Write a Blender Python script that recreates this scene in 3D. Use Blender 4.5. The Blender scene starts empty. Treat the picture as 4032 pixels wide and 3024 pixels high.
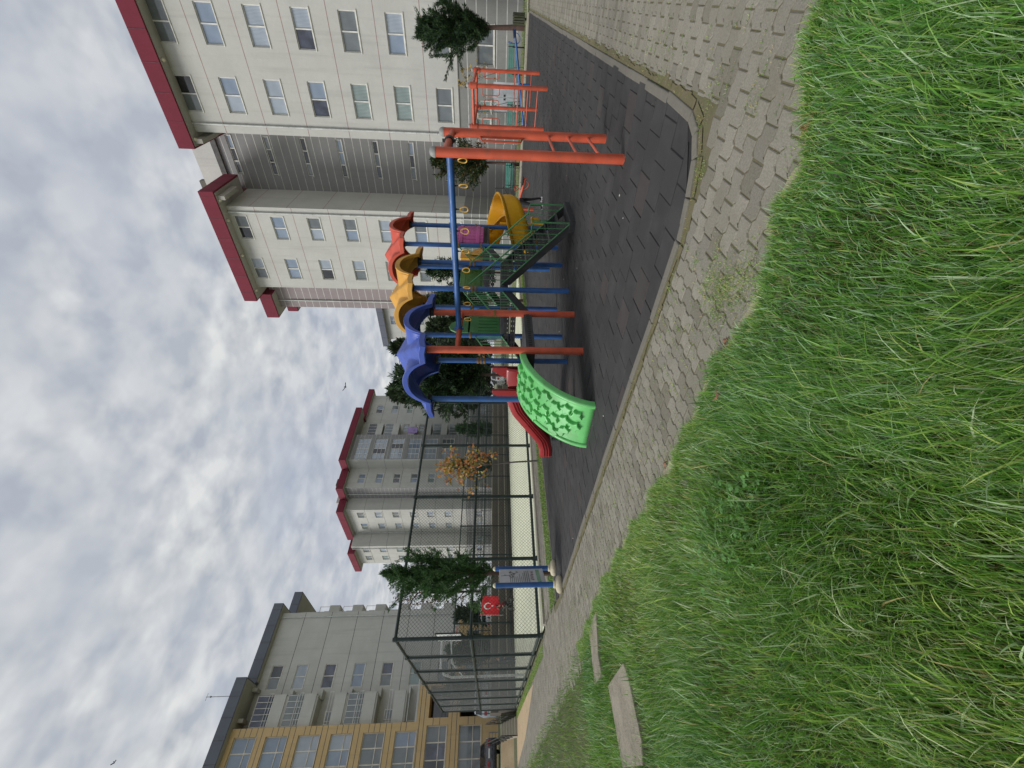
import bpy, bmesh, math, random
import numpy as np
from mathutils import Vector, Matrix, Quaternion
random.seed(11); rng = np.random.default_rng(11)
scn = bpy.context.scene
COL = scn.collection
pi = math.pi; sin = math.sin; cos = math.cos; sqrt = math.sqrt
# World axes: X runs along the facades' depth (away to the right), Y along the long path (away to the left), Z up. Metres.

# ------------------------------------------------------------------ helpers
class MB:
    """collects faces and links them as ONE mesh object"""
    def __init__(s): s.v = []; s.f = []; s.m = []
    def add(s, vs, fs, mi=0):
        k = len(s.v); s.v += [tuple(p) for p in vs]
        for q in fs: s.f.append([i + k for i in q]); s.m.append(mi)
    def quad(s, a, b, c, d, mi=0): s.add([a, b, c, d], [(0, 1, 2, 3)], mi)
    def box(s, x0, x1, y0, y1, z0, z1, mi=0, M=None):
        vs = [(x0,y0,z0),(x1,y0,z0),(x1,y1,z0),(x0,y1,z0),(x0,y0,z1),(x1,y0,z1),(x1,y1,z1),(x0,y1,z1)]
        if M is not None: vs = [M @ Vector(p) for p in vs]
        s.add(vs, [(0,3,2,1),(4,5,6,7),(0,1,5,4),(1,2,6,5),(2,3,7,6),(3,0,4,7)], mi)
    def beam(s, p, q, w, h, mi=0, up=(0,0,1)):
        p = Vector(p); q = Vector(q); d = q - p; L = d.length; d.normalize()
        side = d.cross(Vector(up))
        if side.length < 1e-4: side = d.cross(Vector((1,0,0)))
        side.normalize(); u = side.cross(d)
        M = Matrix(((d.x,side.x,u.x,p.x),(d.y,side.y,u.y,p.y),(d.z,side.z,u.z,p.z),(0,0,0,1)))
        s.box(0, L, -w/2, w/2, -h/2, h/2, mi, M)
    def tube(s, pts, r, n=10, cap=True, closed=False, mi=0):
        pts = [Vector(p) for p in pts]; N = len(pts)
        rs = r if isinstance(r, (list, tuple)) else [r]*N
        ring = []; u = None
        for i, p in enumerate(pts):
            a = pts[i-1] if (i > 0 or closed) else p
            b = pts[(i+1) % N] if (i < N-1 or closed) else p
            t = (b - a).normalized()
            if u is None:
                u = t.cross(Vector((0,0,1)))
                if u.length < 1e-3: u = t.cross(Vector((0,1,0)))
            else: u = u - t * u.dot(t)
            u.normalize(); w = t.cross(u)
            ring.append([p + (u*cos(2*pi*k/n) + w*sin(2*pi*k/n))*rs[i] for k in range(n)])
        vs = [q for rr in ring for q in rr]; fs = []
        for i in range(N if closed else N-1):
            j = (i+1) % N
            for k in range(n):
                l = (k+1) % n
                fs.append((i*n+k, i*n+l, j*n+l, j*n+k))
        if cap and not closed:
            fs.append(tuple(range(n-1, -1, -1))); fs.append(tuple((N-1)*n+k for k in range(n)))
        s.add(vs, fs, mi)
    def lathe(s, prof, c=(0,0,0), n=16, mi=0, M=None):
        vs = []; fs = []
        for r, z in prof:
            for k in range(n):
                p = Vector((c[0]+r*cos(2*pi*k/n), c[1]+r*sin(2*pi*k/n), c[2]+z))
                vs.append(M @ p if M is not None else p)
        for i in range(len(prof)-1):
            for k in range(n):
                l = (k+1) % n
                fs.append((i*n+k, i*n+l, (i+1)*n+l, (i+1)*n+k))
        fs.append(tuple(range(n-1,-1,-1))); fs.append(tuple((len(prof)-1)*n+k for k in range(n)))
        s.add(vs, fs, mi)
    def ball(s, c, r, n=10, mi=0, sq=(1,1,1)):
        m = max(5, n//2+1); vs = []; fs = []
        for i in range(m+1):
            th = pi*i/m
            for k in range(n):
                vs.append((c[0]+r*sq[0]*sin(th)*cos(2*pi*k/n), c[1]+r*sq[1]*sin(th)*sin(2*pi*k/n), c[2]-r*sq[2]*cos(th)))
        for i in range(m):
            for k in range(n):
                l = (k+1) % n; fs.append((i*n+k, i*n+l, (i+1)*n+l, (i+1)*n+k))
        s.add(vs, fs, mi)
    def prism(s, poly, h0, h1, M=None, mi=0):
        n = len(poly)
        vs = [Vector((x,y,h0)) for x,y in poly] + [Vector((x,y,h1)) for x,y in poly]
        if M is not None: vs = [M @ p for p in vs]
        fs = [tuple(range(n-1,-1,-1)), tuple(range(n,2*n))] + [(i,(i+1)%n,n+(i+1)%n,n+i) for i in range(n)]
        s.add(vs, fs, mi)
    def sweep(s, path, prof, mi=0, lats=None):
        """open profile (lateral, height) carried along a path; lateral stays level unless given"""
        P = [Vector(p) for p in path]; n = len(prof); vs = []
        for i, p in enumerate(P):
            t = (P[min(i+1,len(P)-1)] - P[max(i-1,0)])
            lat = lats[i] if lats else Vector((-t.y, t.x, 0)).normalized()
            up = t.normalized().cross(-lat); 
            if up.z < 0: up = -up
            for (a, h) in prof: vs.append(p + lat*a + up*h)
        fs = [(i*n+k, i*n+k+1, (i+1)*n+k+1, (i+1)*n+k) for i in range(len(P)-1) for k in range(n-1)]
        s.add(vs, fs, mi)
    def build(s, name, mats, parent=None, smooth=None, bevel=0, solid=0, segs=2, loc=None):
        me = bpy.data.meshes.new(name); me.from_pydata(s.v, [], s.f)
        mats = mats if isinstance(mats, (list, tuple)) else [mats]
        for m in mats: me.materials.append(m)
        if len(mats) > 1: me.polygons.foreach_set('material_index', s.m)
        me.update()
        if smooth is not None:
            me.polygons.foreach_set('use_smooth', [True]*len(me.polygons))
            me.set_sharp_from_angle(angle=math.radians(smooth))
        return place(me, name, parent, bevel, solid, segs, loc)
def place(me, name, parent=None, bevel=0, solid=0, segs=2, loc=None):
    o = bpy.data.objects.new(name, me); COL.objects.link(o)
    if parent is not None: o.parent = parent
    if loc is not None: o.location = loc
    if solid:
        m = o.modifiers.new('solid', 'SOLIDIFY'); m.thickness = solid; m.offset = 0
    if bevel:
        m = o.modifiers.new('bevel', 'BEVEL'); m.width = bevel; m.segments = segs; m.limit_method = 'ANGLE'; m.angle_limit = math.radians(40)
    return o
def npmesh(name, V, F4=None, F3=None, mats=(), mi4=None, mi3=None, col=None, smooth=False):
    """big meshes straight from arrays"""
    me = bpy.data.meshes.new(name)
    n4 = 0 if F4 is None else len(F4); n3 = 0 if F3 is None else len(F3)
    me.vertices.add(len(V)); me.vertices.foreach_set('co', np.ascontiguousarray(V, np.float32).ravel())
    loops = np.concatenate([x.ravel() for x in (F4, F3) if x is not None]).astype(np.int32)
    me.loops.add(len(loops)); me.loops.foreach_set('vertex_index', loops)
    me.polygons.add(n4+n3)
    st = np.concatenate([np.arange(n4)*4, n4*4 + np.arange(n3)*3]).astype(np.int32)
    me.polygons.foreach_set('loop_start', st)
    for m in mats: me.materials.append(m)
    mi = np.concatenate([x for x in (mi4 if n4 else None, mi3 if n3 else None) if x is not None]) if (mi4 is not None or mi3 is not None) else None
    if mi is not None: me.polygons.foreach_set('material_index', mi.astype(np.int32))
    if smooth: me.polygons.foreach_set('use_smooth', np.ones(n4+n3, bool))
    if col is not None:
        at = me.attributes.new('tint', 'FLOAT_COLOR', 'POINT')
        at.data.foreach_set('color', np.ascontiguousarray(col, np.float32).ravel())
    me.update(calc_edges=True); me.validate()
    return me
def tag(o, label=None, cat=None, group=None, kind=None):
    if label: o['label'] = label
    if cat: o['category'] = cat
    if group: o['group'] = group
    if kind: o['kind'] = kind
    return o
def thing(name, label, cat, loc=(0,0,0), rz=0, group=None):
    o = bpy.data.objects.new(name, None); COL.objects.link(o)
    o.location = loc; o.rotation_euler = (0,0,rz); o.empty_display_size = .2
    return tag(o, label, cat, group)
def copy_tree(o, parent=None, **kw):
    c = o.copy(); COL.objects.link(c)
    if parent is not None: c.parent = parent
    for ch in list(o.children): copy_tree(ch, c)
    return c

# ------------------------------------------------------------------ materials
def new_mat(name):
    m = bpy.data.materials.new(name); m.use_nodes = True
    nt = m.node_tree; b = nt.nodes['Principled BSDF']
    return m, nt, b
def nd(nt, t, **kw):
    n = nt.nodes.new(t)
    for k, v in kw.items():
        if k in n.inputs: n.inputs[k].default_value = v
        else: setattr(n, k, v)
    return n
def ramp(nt, fac, stops):
    r = nt.nodes.new('ShaderNodeValToRGB'); e = r.color_ramp.elements
    while len(e) < len(stops): e.new(.5)
    for i, (p, c) in enumerate(stops):
        e[i].position = p; e[i].color = (c, c, c, 1) if isinstance(c, (int, float)) else tuple(c) + (1,)
    nt.links.new(fac, r.inputs[0]); return r.outputs[0]
def noise(nt, scale, detail=4, rough=.6, vec=None, dist=0):
    n = nd(nt, 'ShaderNodeTexNoise', Scale=scale, Detail=detail, Roughness=rough, Distortion=dist)
    if vec is not None: nt.links.new(vec, n.inputs['Vector'])
    return n.outputs['Fac']
def mixc(nt, fac, a, b, mode='MIX'):
    n = nt.nodes.new('ShaderNodeMix'); n.data_type = 'RGBA'; n.blend_type = mode
    for sock, v in ((n.inputs[0], fac), (n.inputs[6], a), (n.inputs[7], b)):
        if hasattr(v, 'links'): nt.links.new(v, sock)
        elif isinstance(v, (int, float)): sock.default_value = v if sock == n.inputs[0] else (v, v, v, 1)
        else: sock.default_value = tuple(v) + (1,)
    return n.outputs[2]
def coords(nt, which='Object', scale=None):
    t = nt.nodes.new('ShaderNodeTexCoord').outputs[which]
    if scale:
        mp = nt.nodes.new('ShaderNodeMapping'); mp.inputs['Scale'].default_value = scale
        nt.links.new(t, mp.inputs[0]); t = mp.outputs[0]
    return t
def bump(nt, b, h, strength=.3, dist=.01):
    n = nd(nt, 'ShaderNodeBump', Strength=strength, Distance=dist)
    nt.links.new(h, n.inputs['Height']); nt.links.new(n.outputs[0], b.inputs['Normal'])
def C(r, g, bl):
    """sRGB bytes to linear"""
    f = lambda c: (c/255/12.92) if c <= 10 else ((c/255+.055)/1.055)**2.4
    return (f(r), f(g), f(bl))
def paint(name, col, rough=.45, wear=.35, scale=9, dirt=(.12,.10,.07), bumps=.06, coat=0, world=False):
    """painted or moulded surface: faint blotches, scuffs and dirt of its own"""
    m, nt, b = new_mat(name)
    v = coords(nt)
    n1 = noise(nt, scale, 6, .65, v); n2 = noise(nt, scale*6, 3, .6, v); n3 = noise(nt, scale*.35, 3, .5, v)
    c = mixc(nt, ramp(nt, n3, [(.3,0),(.7,1)]), [x*.78 for x in col], [min(1,x*1.14+.012) for x in col])
    c = mixc(nt, ramp(nt, n1, [(.52,0),(.80,wear*1.15)]), c, dirt)
    c = mixc(nt, ramp(nt, n2, [(.66,0),(.78,wear*.6)]), c, [min(1, x*.55+.16) for x in col])
    nt.links.new(c, b.inputs['Base Color'])
    nt.links.new(ramp(nt, n1, [(.3,rough-.08),(.75,min(1,rough+.2))]), b.inputs['Roughness'])
    b.inputs['Coat Weight'].default_value = coat
    bump(nt, b, n2, bumps, .004)
    return m
M = {}
M['orange'] = paint('orange_paint', C(200,86,56), .45, .45)
M['blue'] = paint('blue_paint', C(40,92,156), .42, .4)
M['green_rail'] = paint('green_paint', C(62,128,76), .4, .3)
M['blue_plastic'] = paint('blue_plastic', C(56,84,176), .36, .3, 5, bumps=.1)
M['yellow_plastic'] = paint('yellow_plastic', C(214,156,48), .42, .3, 5, bumps=.1)
M['red_plastic'] = paint('red_orange_plastic', C(200,76,50), .42, .2, 5, bumps=.1)
M['slide_yellow'] = paint('slide_yellow_plastic', C(236,176,22), .32, .2, 4, bumps=.08)
M['slide_red'] = paint('slide_red_plastic', C(156,36,38), .3, .15, 4, bumps=.08)
M['climb_green'] = paint('light_green_plastic', C(104,192,108), .3, .4, 4, bumps=.1)
M['panel_green'] = paint('green_plastic', C(66,136,72), .4, .25, 5)
M['pink'] = paint('pink_plastic', C(190,82,146), .42, .2, 5)
M['gold'] = paint('weathered_brass_clamp', C(140,104,44), .5, .5, 20)
M['handle_yellow'] = paint('yellow_handle_plastic', C(210,166,70), .42, .35, 20)
M['black_metal'] = paint('black_powder_coat', C(30,31,33), .5, .35, 7, dirt=(.1,.1,.1))
M['deck'] = paint('dark_deck_metal', C(48,50,52), .5, .5, 9, dirt=(.14,.13,.12))
M['cap'] = paint('grey_plastic_cap', C(150,150,146), .5, .4, 20)
M['cream_cap'] = paint('cream_plastic_cap', C(214,206,178), .45, .4, 20)
M['white_metal'] = paint('white_paint', C(222,224,222), .42, .25, 8)
M['grey_pvc'] = paint('white_pvc_pipe', C(206,208,204), .45, .3, 6)
M['fence'] = paint('dark_green_coating', C(22,44,40), .42, .15, 12, bumps=.15)
M['bench'] = paint('teal_bench_paint', C(46,122,108), .5, .35, 9)
M['iron'] = paint('black_iron', C(26,27,28), .5, .3, 12)
M['railing'] = paint('grey_green_iron', C(62,74,74), .5, .3, 12)
M['bin'] = paint('weathered_dark_timber', C(62,66,46), .8, .5, 14)
M['stone'] = paint('cream_concrete_foot', C(196,186,160), .9, .6, 12, dirt=(.2,.16,.1), bumps=.5)
M['rubber'] = paint('black_rubber', C(24,24,25), .8, .3, 12)
M['chrome'] = paint('grey_metal', C(130,134,138), .3, .3, 12)
M['red_cloth'] = paint('red_flag_cloth', C(206,34,46), .8, .1, 6)
M['white_cloth'] = paint('white_cloth', C(226,224,224), .85, .15, 6)
M['skin'] = paint('skin', C(206,156,130), .55, .1, 20)
M['hair'] = paint('dark_hair', C(30,24,22), .5, .2, 40)
M['black_cloth'] = paint('black_cloth', C(22,22,26), .85, .2, 14)
M['navy_cloth'] = paint('navy_cloth', C(34,38,62), .85, .2, 14)
M['maroon_cloth'] = paint('maroon_cloth', C(120,32,44), .85, .2, 14)
M['jean_cloth'] = paint('jean_cloth', C(60,70,92), .85, .2, 14)
M['shoe'] = paint('dark_shoe', C(36,36,40), .6, .3, 14)
M['laundry'] = paint('lilac_laundry', C(172,150,206), .85, .25, 6)
M['board'] = paint('off_white_board', C(204,206,212), .35, .12, 5)
M['ink'] = paint('grey_ink', C(120,124,126), .6, .2, 20)
M['red_ink'] = paint('dark_red_ink', C(120,52,66), .6, .2, 20)
M['green_ink'] = paint('pale_green_ink', C(140,176,150), .6, .2, 20)
M['leaf_brown'] = paint('dry_leaf', C(150,104,78), .8, .4, 30)
M['litter'] = paint('pale_litter', C(214,210,200), .8, .3, 30)

def plaster(name, col, streak=.16, scale=1.0):
    streak *= 1.7
    m, nt, b = new_mat(name); v = coords(nt)
    fine = noise(nt, 38, 3, .7, v); mid = noise(nt, 5.5, 5, .65, v)
    big = noise(nt, .55*scale, 5, .6, v)
    st = noise(nt, 1.0, 5, .6, coords(nt, 'Object', (2.6,2.6,.14)))
    c = mixc(nt, ramp(nt, big, [(.3,0),(.75,1)]), [x*.9 for x in col], [min(1,x*1.06) for x in col])
    c = mixc(nt, ramp(nt, mid, [(.4,0),(.75,.18)]), c, [x*.72 for x in col])
    c = mixc(nt, ramp(nt, fine, [(.42,0),(.62,.30)]), c, [x*.62 for x in col])
    c = mixc(nt, ramp(nt, st, [(.52,0),(.72,streak)]), c, [x*.5 for x in col])
    nt.links.new(c, b.inputs['Base Color']); b.inputs['Roughness'].default_value = .93
    bump(nt, b, fine, .5, .02)
    return m
M['plaster'] = plaster('rough_white_plaster', C(206,205,199))
M['plaster_grey'] = plaster('rough_grey_plaster', C(206,205,200))
M['tile_grey'] = plaster('grey_panel_cladding', C(152,151,151), .08)
M['tile_mauve'] = plaster('mauve_grey_panel_cladding', C(160,149,150), .08)
M['tile_plinth'] = plaster('grey_plinth_cladding', C(150,150,147), .1)
M['yellow_wall'] = plaster('ochre_plaster', C(216,186,138), .14)
M['eave_red'] = plaster('dark_red_fascia', C(128,48,64), .12)
M['eave_grey'] = plaster('slate_grey_fascia', C(112,116,128), .12)
M['soffit'] = plaster('pale_soffit', C(176,172,164), .1)
M['joint_pink'] = paint('faded_red_joint', C(160,118,116), .8, .2)
M['joint_dark'] = paint('dark_joint', C(92,90,88), .8, .2)
M['joint_white'] = paint('white_joint', C(214,212,208), .7, .2)
M['frame'] = paint('white_window_frame', C(224,222,214), .4, .2, 6)
M['frame_warm'] = paint('cream_window_frame', C(212,204,190), .4, .2, 6)
M['concrete'] = plaster('weathered_concrete', C(112,108,100), .3)
M['concrete_dark'] = plaster('stained_concrete', C(116,109,100), .4)
M['concrete_light'] = plaster('pale_concrete', C(176,170,154), .2)

M['steel_door'] = paint('light_grey_steel_door', C(202,206,212), .4, .2, 4)

def glass(name, dark, light, stripes=0, hsplit=None, rough=.06):
    """window pane: glossy front over the curtain, dark room or sky reflection put into its colour"""
    m, nt, b = new_mat(name); v = coords(nt)
    n = noise(nt, 1.3, 3, .5, v)
    if stripes:
        w = nd(nt, 'ShaderNodeTexWave', Scale=stripes, Distortion=2.2, Detail=2, bands_direction='X')
        w.inputs['Detail Scale'].default_value = .6
        nt.links.new(v, w.inputs['Vector'])
        c = mixc(nt, ramp(nt, w.outputs['Fac'], [(.15,0),(.85,1)]), dark, light)
        c = mixc(nt, ramp(nt, n, [(.35,0),(.7,.5)]), c, dark)
    else: c = mixc(nt, ramp(nt, n, [(.4,0),(.65,1)]), dark, light)
    nt.links.new(c, b.inputs['Base Color']); b.inputs['Roughness'].default_value = rough
    b.inputs['Specular IOR Level'].default_value = .85; b.inputs['Coat Weight'].default_value = .5; b.inputs['Coat Roughness'].default_value = .02
    return m
M['g_light'] = glass('pane_over_pale_curtain', C(138,148,160), C(190,200,212), 5)
M['g_blue'] = glass('pane_over_bluish_curtain', C(112,126,146), C(160,176,196), 7)
M['g_mid'] = glass('pane_over_grey_curtain', C(84,90,94), C(140,148,150), 6)
M['g_dark'] = glass('pane_over_dark_room', C(22,24,28), C(48,52,58))
M['g_teal'] = glass('pane_over_sage_curtain', C(110,126,124), C(162,178,174), 4)
M['g_navy'] = glass('pane_painted_sky_reflection', C(42,46,62), C(78,84,104))  # reflection of a dark sky painted into the navy base colour
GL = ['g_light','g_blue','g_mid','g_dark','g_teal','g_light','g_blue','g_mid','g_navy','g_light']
M['car_dark'] = paint('dark_blue_car_paint', C(28,30,44), .22, .05, 3, coat=1)
M['car_white'] = paint('white_car_paint', C(224,226,228), .25, .05, 3, coat=1)
M['car_silver'] = paint('silver_car_paint', C(180,188,196), .25, .05, 3, coat=1)
M['car_red'] = paint('red_car_paint', C(150,32,36), .25, .05, 3, coat=1)
M['lamp_red'] = paint('red_tail_lamp', C(150,24,34), .2, .05, coat=1)
M['lamp_clear'] = paint('clear_lamp', C(200,205,210), .15, .05, coat=1)
M['bark'] = paint('brown_bark', C(86,66,58), .95, .5, 14, bumps=.9)
M['bark_grey'] = paint('grey_bark', C(106,100,94), .95, .5, 14, bumps=.9)
M['seat_white'] = M['white_metal']

def leafmat(name, translucent=.3, rough=.55):
    m, nt, b = new_mat(name)
    a = nd(nt, 'ShaderNodeAttribute', attribute_name='tint')
    nt.links.new(a.outputs['Color'], b.inputs['Base Color']); b.inputs['Roughness'].default_value = rough
    b.inputs['Specular IOR Level'].default_value = .35
    tr = nt.nodes.new('ShaderNodeBsdfTranslucent'); nt.links.new(a.outputs['Color'], tr.inputs['Color'])
    mx = nd(nt, 'ShaderNodeMixShader'); mx.inputs[0].default_value = translucent
    nt.links.new(b.outputs[0], mx.inputs[1]); nt.links.new(tr.outputs[0], mx.inputs[2])
    nt.links.new(mx.outputs[0], nt.nodes['Material Output'].inputs['Surface'])
    return m
M['leaf'] = leafmat('foliage', .25, .6)
M['grass'] = leafmat('grass_blade', .35, .42)

def ground_mat(name, c1, c2, c3, s=1.0, rough=.95, b_=.5):
    m, nt, b = new_mat(name); v = coords(nt)
    n1 = noise(nt, 1.1*s, 6, .65, v); n2 = noise(nt, 14*s, 5, .7, v); n3 = noise(nt, 70*s, 3, .7, v)
    c = mixc(nt, ramp(nt, n1, [(.35,0),(.65,1)]), c1, c2)
    c = mixc(nt, ramp(nt, n2, [(.5,0),(.7,.7)]), c, c3)
    nt.links.new(c, b.inputs['Base Color']); b.inputs['Roughness'].default_value = rough
    bump(nt, b, n3, b_, .01)
    return m
M['soil'] = ground_mat('soil_under_grass', C(70,78,36), C(58,66,30), C(88,84,48))
M['far_ground'] = ground_mat('trodden_grass', C(104,112,76), C(122,122,98), C(132,128,112), .6)
M['joint_fill'] = ground_mat('mossy_joint_fill', C(104,96,76), C(98,98,62), C(84,76,62), 3)
M['dirt'] = ground_mat('sandy_dirt', C(172,148,116), C(186,166,134), C(140,122,92), 1.5)
M['court'] = ground_mat('pale_court_paint', C(200,202,174), C(214,216,190), C(178,178,152), .9, .8, .1)
M['mat_base'] = ground_mat('dark_rubber_gap', C(30,30,31), C(34,34,34), C(44,42,38), 3)
M['moss'] = ground_mat('moss', C(108,100,76), C(96,92,58), C(124,114,92), 5)
M['grit'] = ground_mat('sandy_grit', C(168,158,134), C(146,138,114), C(188,178,154), 3)
M['kerb'] = plaster('grey_kerb_concrete', C(116,112,102), .14, 6)
def tint_mat(name, fine_amt, rough, bumpiness, stain, grain=160):
    """paving: every unit carries its own tint; grain and stains on top"""
    m, nt, b = new_mat(name); v = coords(nt)
    a = nd(nt, 'ShaderNodeAttribute', attribute_name='tint').outputs['Color']
    n1 = noise(nt, grain, 4, .85, v); n2 = noise(nt, 2.2, 6, .65, v); n3 = noise(nt, 30, 4, .7, v)
    c = mixc(nt, ramp(nt, n1, [(.38,0),(.66,fine_amt)]), a, mixc(nt, 1.0, a, (.5,.5,.5), 'MULTIPLY'))
    c = mixc(nt, ramp(nt, n2, [(.45,0),(.75,.55)]), c, stain)
    c = mixc(nt, ramp(nt, n3, [(.6,0),(.8,.25)]), c, stain)
    nt.links.new(c, b.inputs['Base Color']); b.inputs['Roughness'].default_value = rough
    bump(nt, b, n1, bumpiness, .004)
    return m
def slab_mat():
    m, nt, b = new_mat('speckled_concrete_slab'); v = coords(nt)
    n1 = noise(nt, 90, 3, .8, v); n2 = noise(nt, 9, 5, .7, v); n3 = noise(nt, 2.5, 4, .6, v)
    c = mixc(nt, ramp(nt, n1, [(.38,0),(.6,.8)]), C(150,142,126), C(96,90,78))
    c = mixc(nt, ramp(nt, n2, [(.5,0),(.68,.7)]), c, C(86,82,64)); c = mixc(nt, ramp(nt, n3, [(.45,0),(.7,.5)]), c, C(166,158,142))
    nt.links.new(c, b.inputs['Base Color']); b.inputs['Roughness'].default_value = .95; bump(nt, b, n1, .8, .006); return m
M['slab'] = slab_mat()
M['paver'] = tint_mat('interlocking_paver', .8, .95, .8, C(112,107,90), 75)
M['mat_tile'] = tint_mat('rubber_tile', .5, .85, .4, C(72,70,68))

# ------------------------------------------------------------------ camera, sky, sun
th, ph = .008, math.atan(58.65/940)
def ab(x, y, z): return Vector((.668*x+.744*y, -.744*x+.668*y, z))
R0 = ab(1,0,0); U0 = ab(0, sin(ph), cos(ph)); F0 = ab(0, cos(ph), -sin(ph))
rr = (R0 + U0*th).normalized(); uu = (U0 - R0*th).normalized(); ff = F0.normalized()
cx, cy, cz = -uu, rr, -ff                                           # the phone was held on its side: world up points left in the picture
cam = bpy.data.cameras.new('camera'); co = bpy.data.objects.new('camera', cam); COL.objects.link(co)
co.matrix_world = Matrix(((cx.x,cy.x,cz.x,0),(cx.y,cy.y,cz.y,0),(cx.z,cy.z,cz.z,1.65),(0,0,0,1)))
cam.sensor_width = 36; cam.lens = 36*940/2212; cam.shift_x = -18/2212; cam.clip_start = .05; cam.clip_end = 3000
scn.camera = co
EL, AZ = math.radians(44), math.radians(138)                         # sun veiled by cloud, over to the left
sd = Vector((cos(EL)*cos(AZ), cos(EL)*sin(AZ), sin(EL)))
w = bpy.data.worlds.new('World'); scn.world = w; w.use_nodes = True
nt = w.node_tree; bg = nt.nodes['Background']
sky = nt.nodes.new('ShaderNodeTexSky'); sky.sky_type = 'NISHITA'; sky.sun_disc = False
sky.sun_elevation = EL; sky.sun_rotation = math.atan2(sd.x, sd.y); sky.air_density = 1.0; sky.dust_density = 1.5
tc = nt.nodes.new('ShaderNodeTexCoord').outputs['Generated']
sep = nt.nodes.new('ShaderNodeSeparateXYZ'); nt.links.new(tc, sep.inputs[0])
mx = nd(nt, 'ShaderNodeMath', operation='MAXIMUM'); nt.links.new(sep.outputs['Z'], mx.inputs[0]); mx.inputs[1].default_value = 0
ad = nd(nt, 'ShaderNodeMath', operation='ADD'); nt.links.new(mx.outputs[0], ad.inputs[0]); ad.inputs[1].default_value = .16
dv = nd(nt, 'ShaderNodeVectorMath', operation='DIVIDE'); nt.links.new(tc, dv.inputs[0])
cb = nt.nodes.new('ShaderNodeCombineXYZ')
for k in range(3): nt.links.new(ad.outputs[0], cb.inputs[k])
nt.links.new(cb.outputs[0], dv.inputs[1])
fl = nd(nt, 'ShaderNodeVectorMath', operation='MULTIPLY'); nt.links.new(dv.outputs[0], fl.inputs[0]); fl.inputs[1].default_value = (1,1,0)
cv = fl.outputs[0]
n1 = noise(nt, 9.5, 3, .48, cv, .12); n2 = noise(nt, .9, 3, .5, cv, .3); n3 = noise(nt, 3.6, 3, .5, cv, .15)
cl = mixc(nt, ramp(nt, n1, [(.34,0),(.66,1)]), C(182,188,197), C(240,241,239))       # undersides to bright tops
cl = mixc(nt, ramp(nt, n3, [(.36,.0),(.66,.6)]), cl, C(194,200,208))
cl = mixc(nt, ramp(nt, n2, [(.32,.55),(.60,0)]), cl, C(176,184,202))
sc = nd(nt, 'ShaderNodeVectorMath', operation='SCALE'); nt.links.new(cl, sc.inputs[0]); sc.inputs['Scale'].default_value = 6.9
cover = ramp(nt, noise(nt, 2.6, 3, .5, cv, .3), [(.30,.84),(.44,1)])
nt.links.new(mixc(nt, cover, sky.outputs[0], sc.outputs[0]), bg.inputs['Color'])
bg.inputs['Strength'].default_value = .1
sl = bpy.data.lights.new('sun', 'SUN'); sl.energy = 1.9; sl.angle = math.radians(26); sl.color = (1,.98,.95)
so = bpy.data.objects.new('sun', sl); COL.objects.link(so)
so.rotation_mode = 'QUATERNION'; so.rotation_quaternion = sd.to_track_quat('Z', 'Y'); so.location = (0,0,60)
scn.view_settings.view_transform = 'Standard'; scn.view_settings.look = 'None'
scn.view_settings.exposure = .44; scn.view_settings.gamma = 1
scn.cycles.max_bounces = 6; scn.cycles.diffuse_bounces = 3; scn.cycles.transparent_max_bounces = 8
# ------------------------------------------------------------------ ground
def flat(name, pts, z, mat, kind='structure', sub=0):
    b = MB(); b.add([(x,y,z) for x,y in pts], [tuple(range(len(pts)))])
    return tag(b.build(name, mat), kind=kind)
flat('ground', [(-600,-600),(900,-600),(900,900),(-600,900)], -.06, M['far_ground'])
GE = [(-30,3.6),(-6,3.4),(-.9,3.0),(-.05,2.82),(.22,2.7),(.5,2.42),(.83,2.43),(1.14,2.22),(1.66,2.29),(2.24,2.35),(2.87,2.32),(4.03,2.45),(6.25,2.66),(8.67,2.62),(16,2.85),(27,3.1),(36.5,4.2),(60,6)]
GEb = np.array([p[0] for p in GE]); GEa = np.array([p[1] for p in GE])
def gedge(b): return np.interp(b, GEb, GEa)
lawn = [(-40,-30)] + [(a+.03,b) for b, a in GE] + [(-60,60)]
flat('lawn', lawn, -.004, M['soil'])
flat('path_bed', [(1.6,-30),(60,-30),(60,.7),(4.1,.7),(3.75,1.5),(4.42,10.7),(4.9,15.2),(6.7,34),(4.0,36),(2.2,8)], -.0075, M['joint_fill'])
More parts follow.
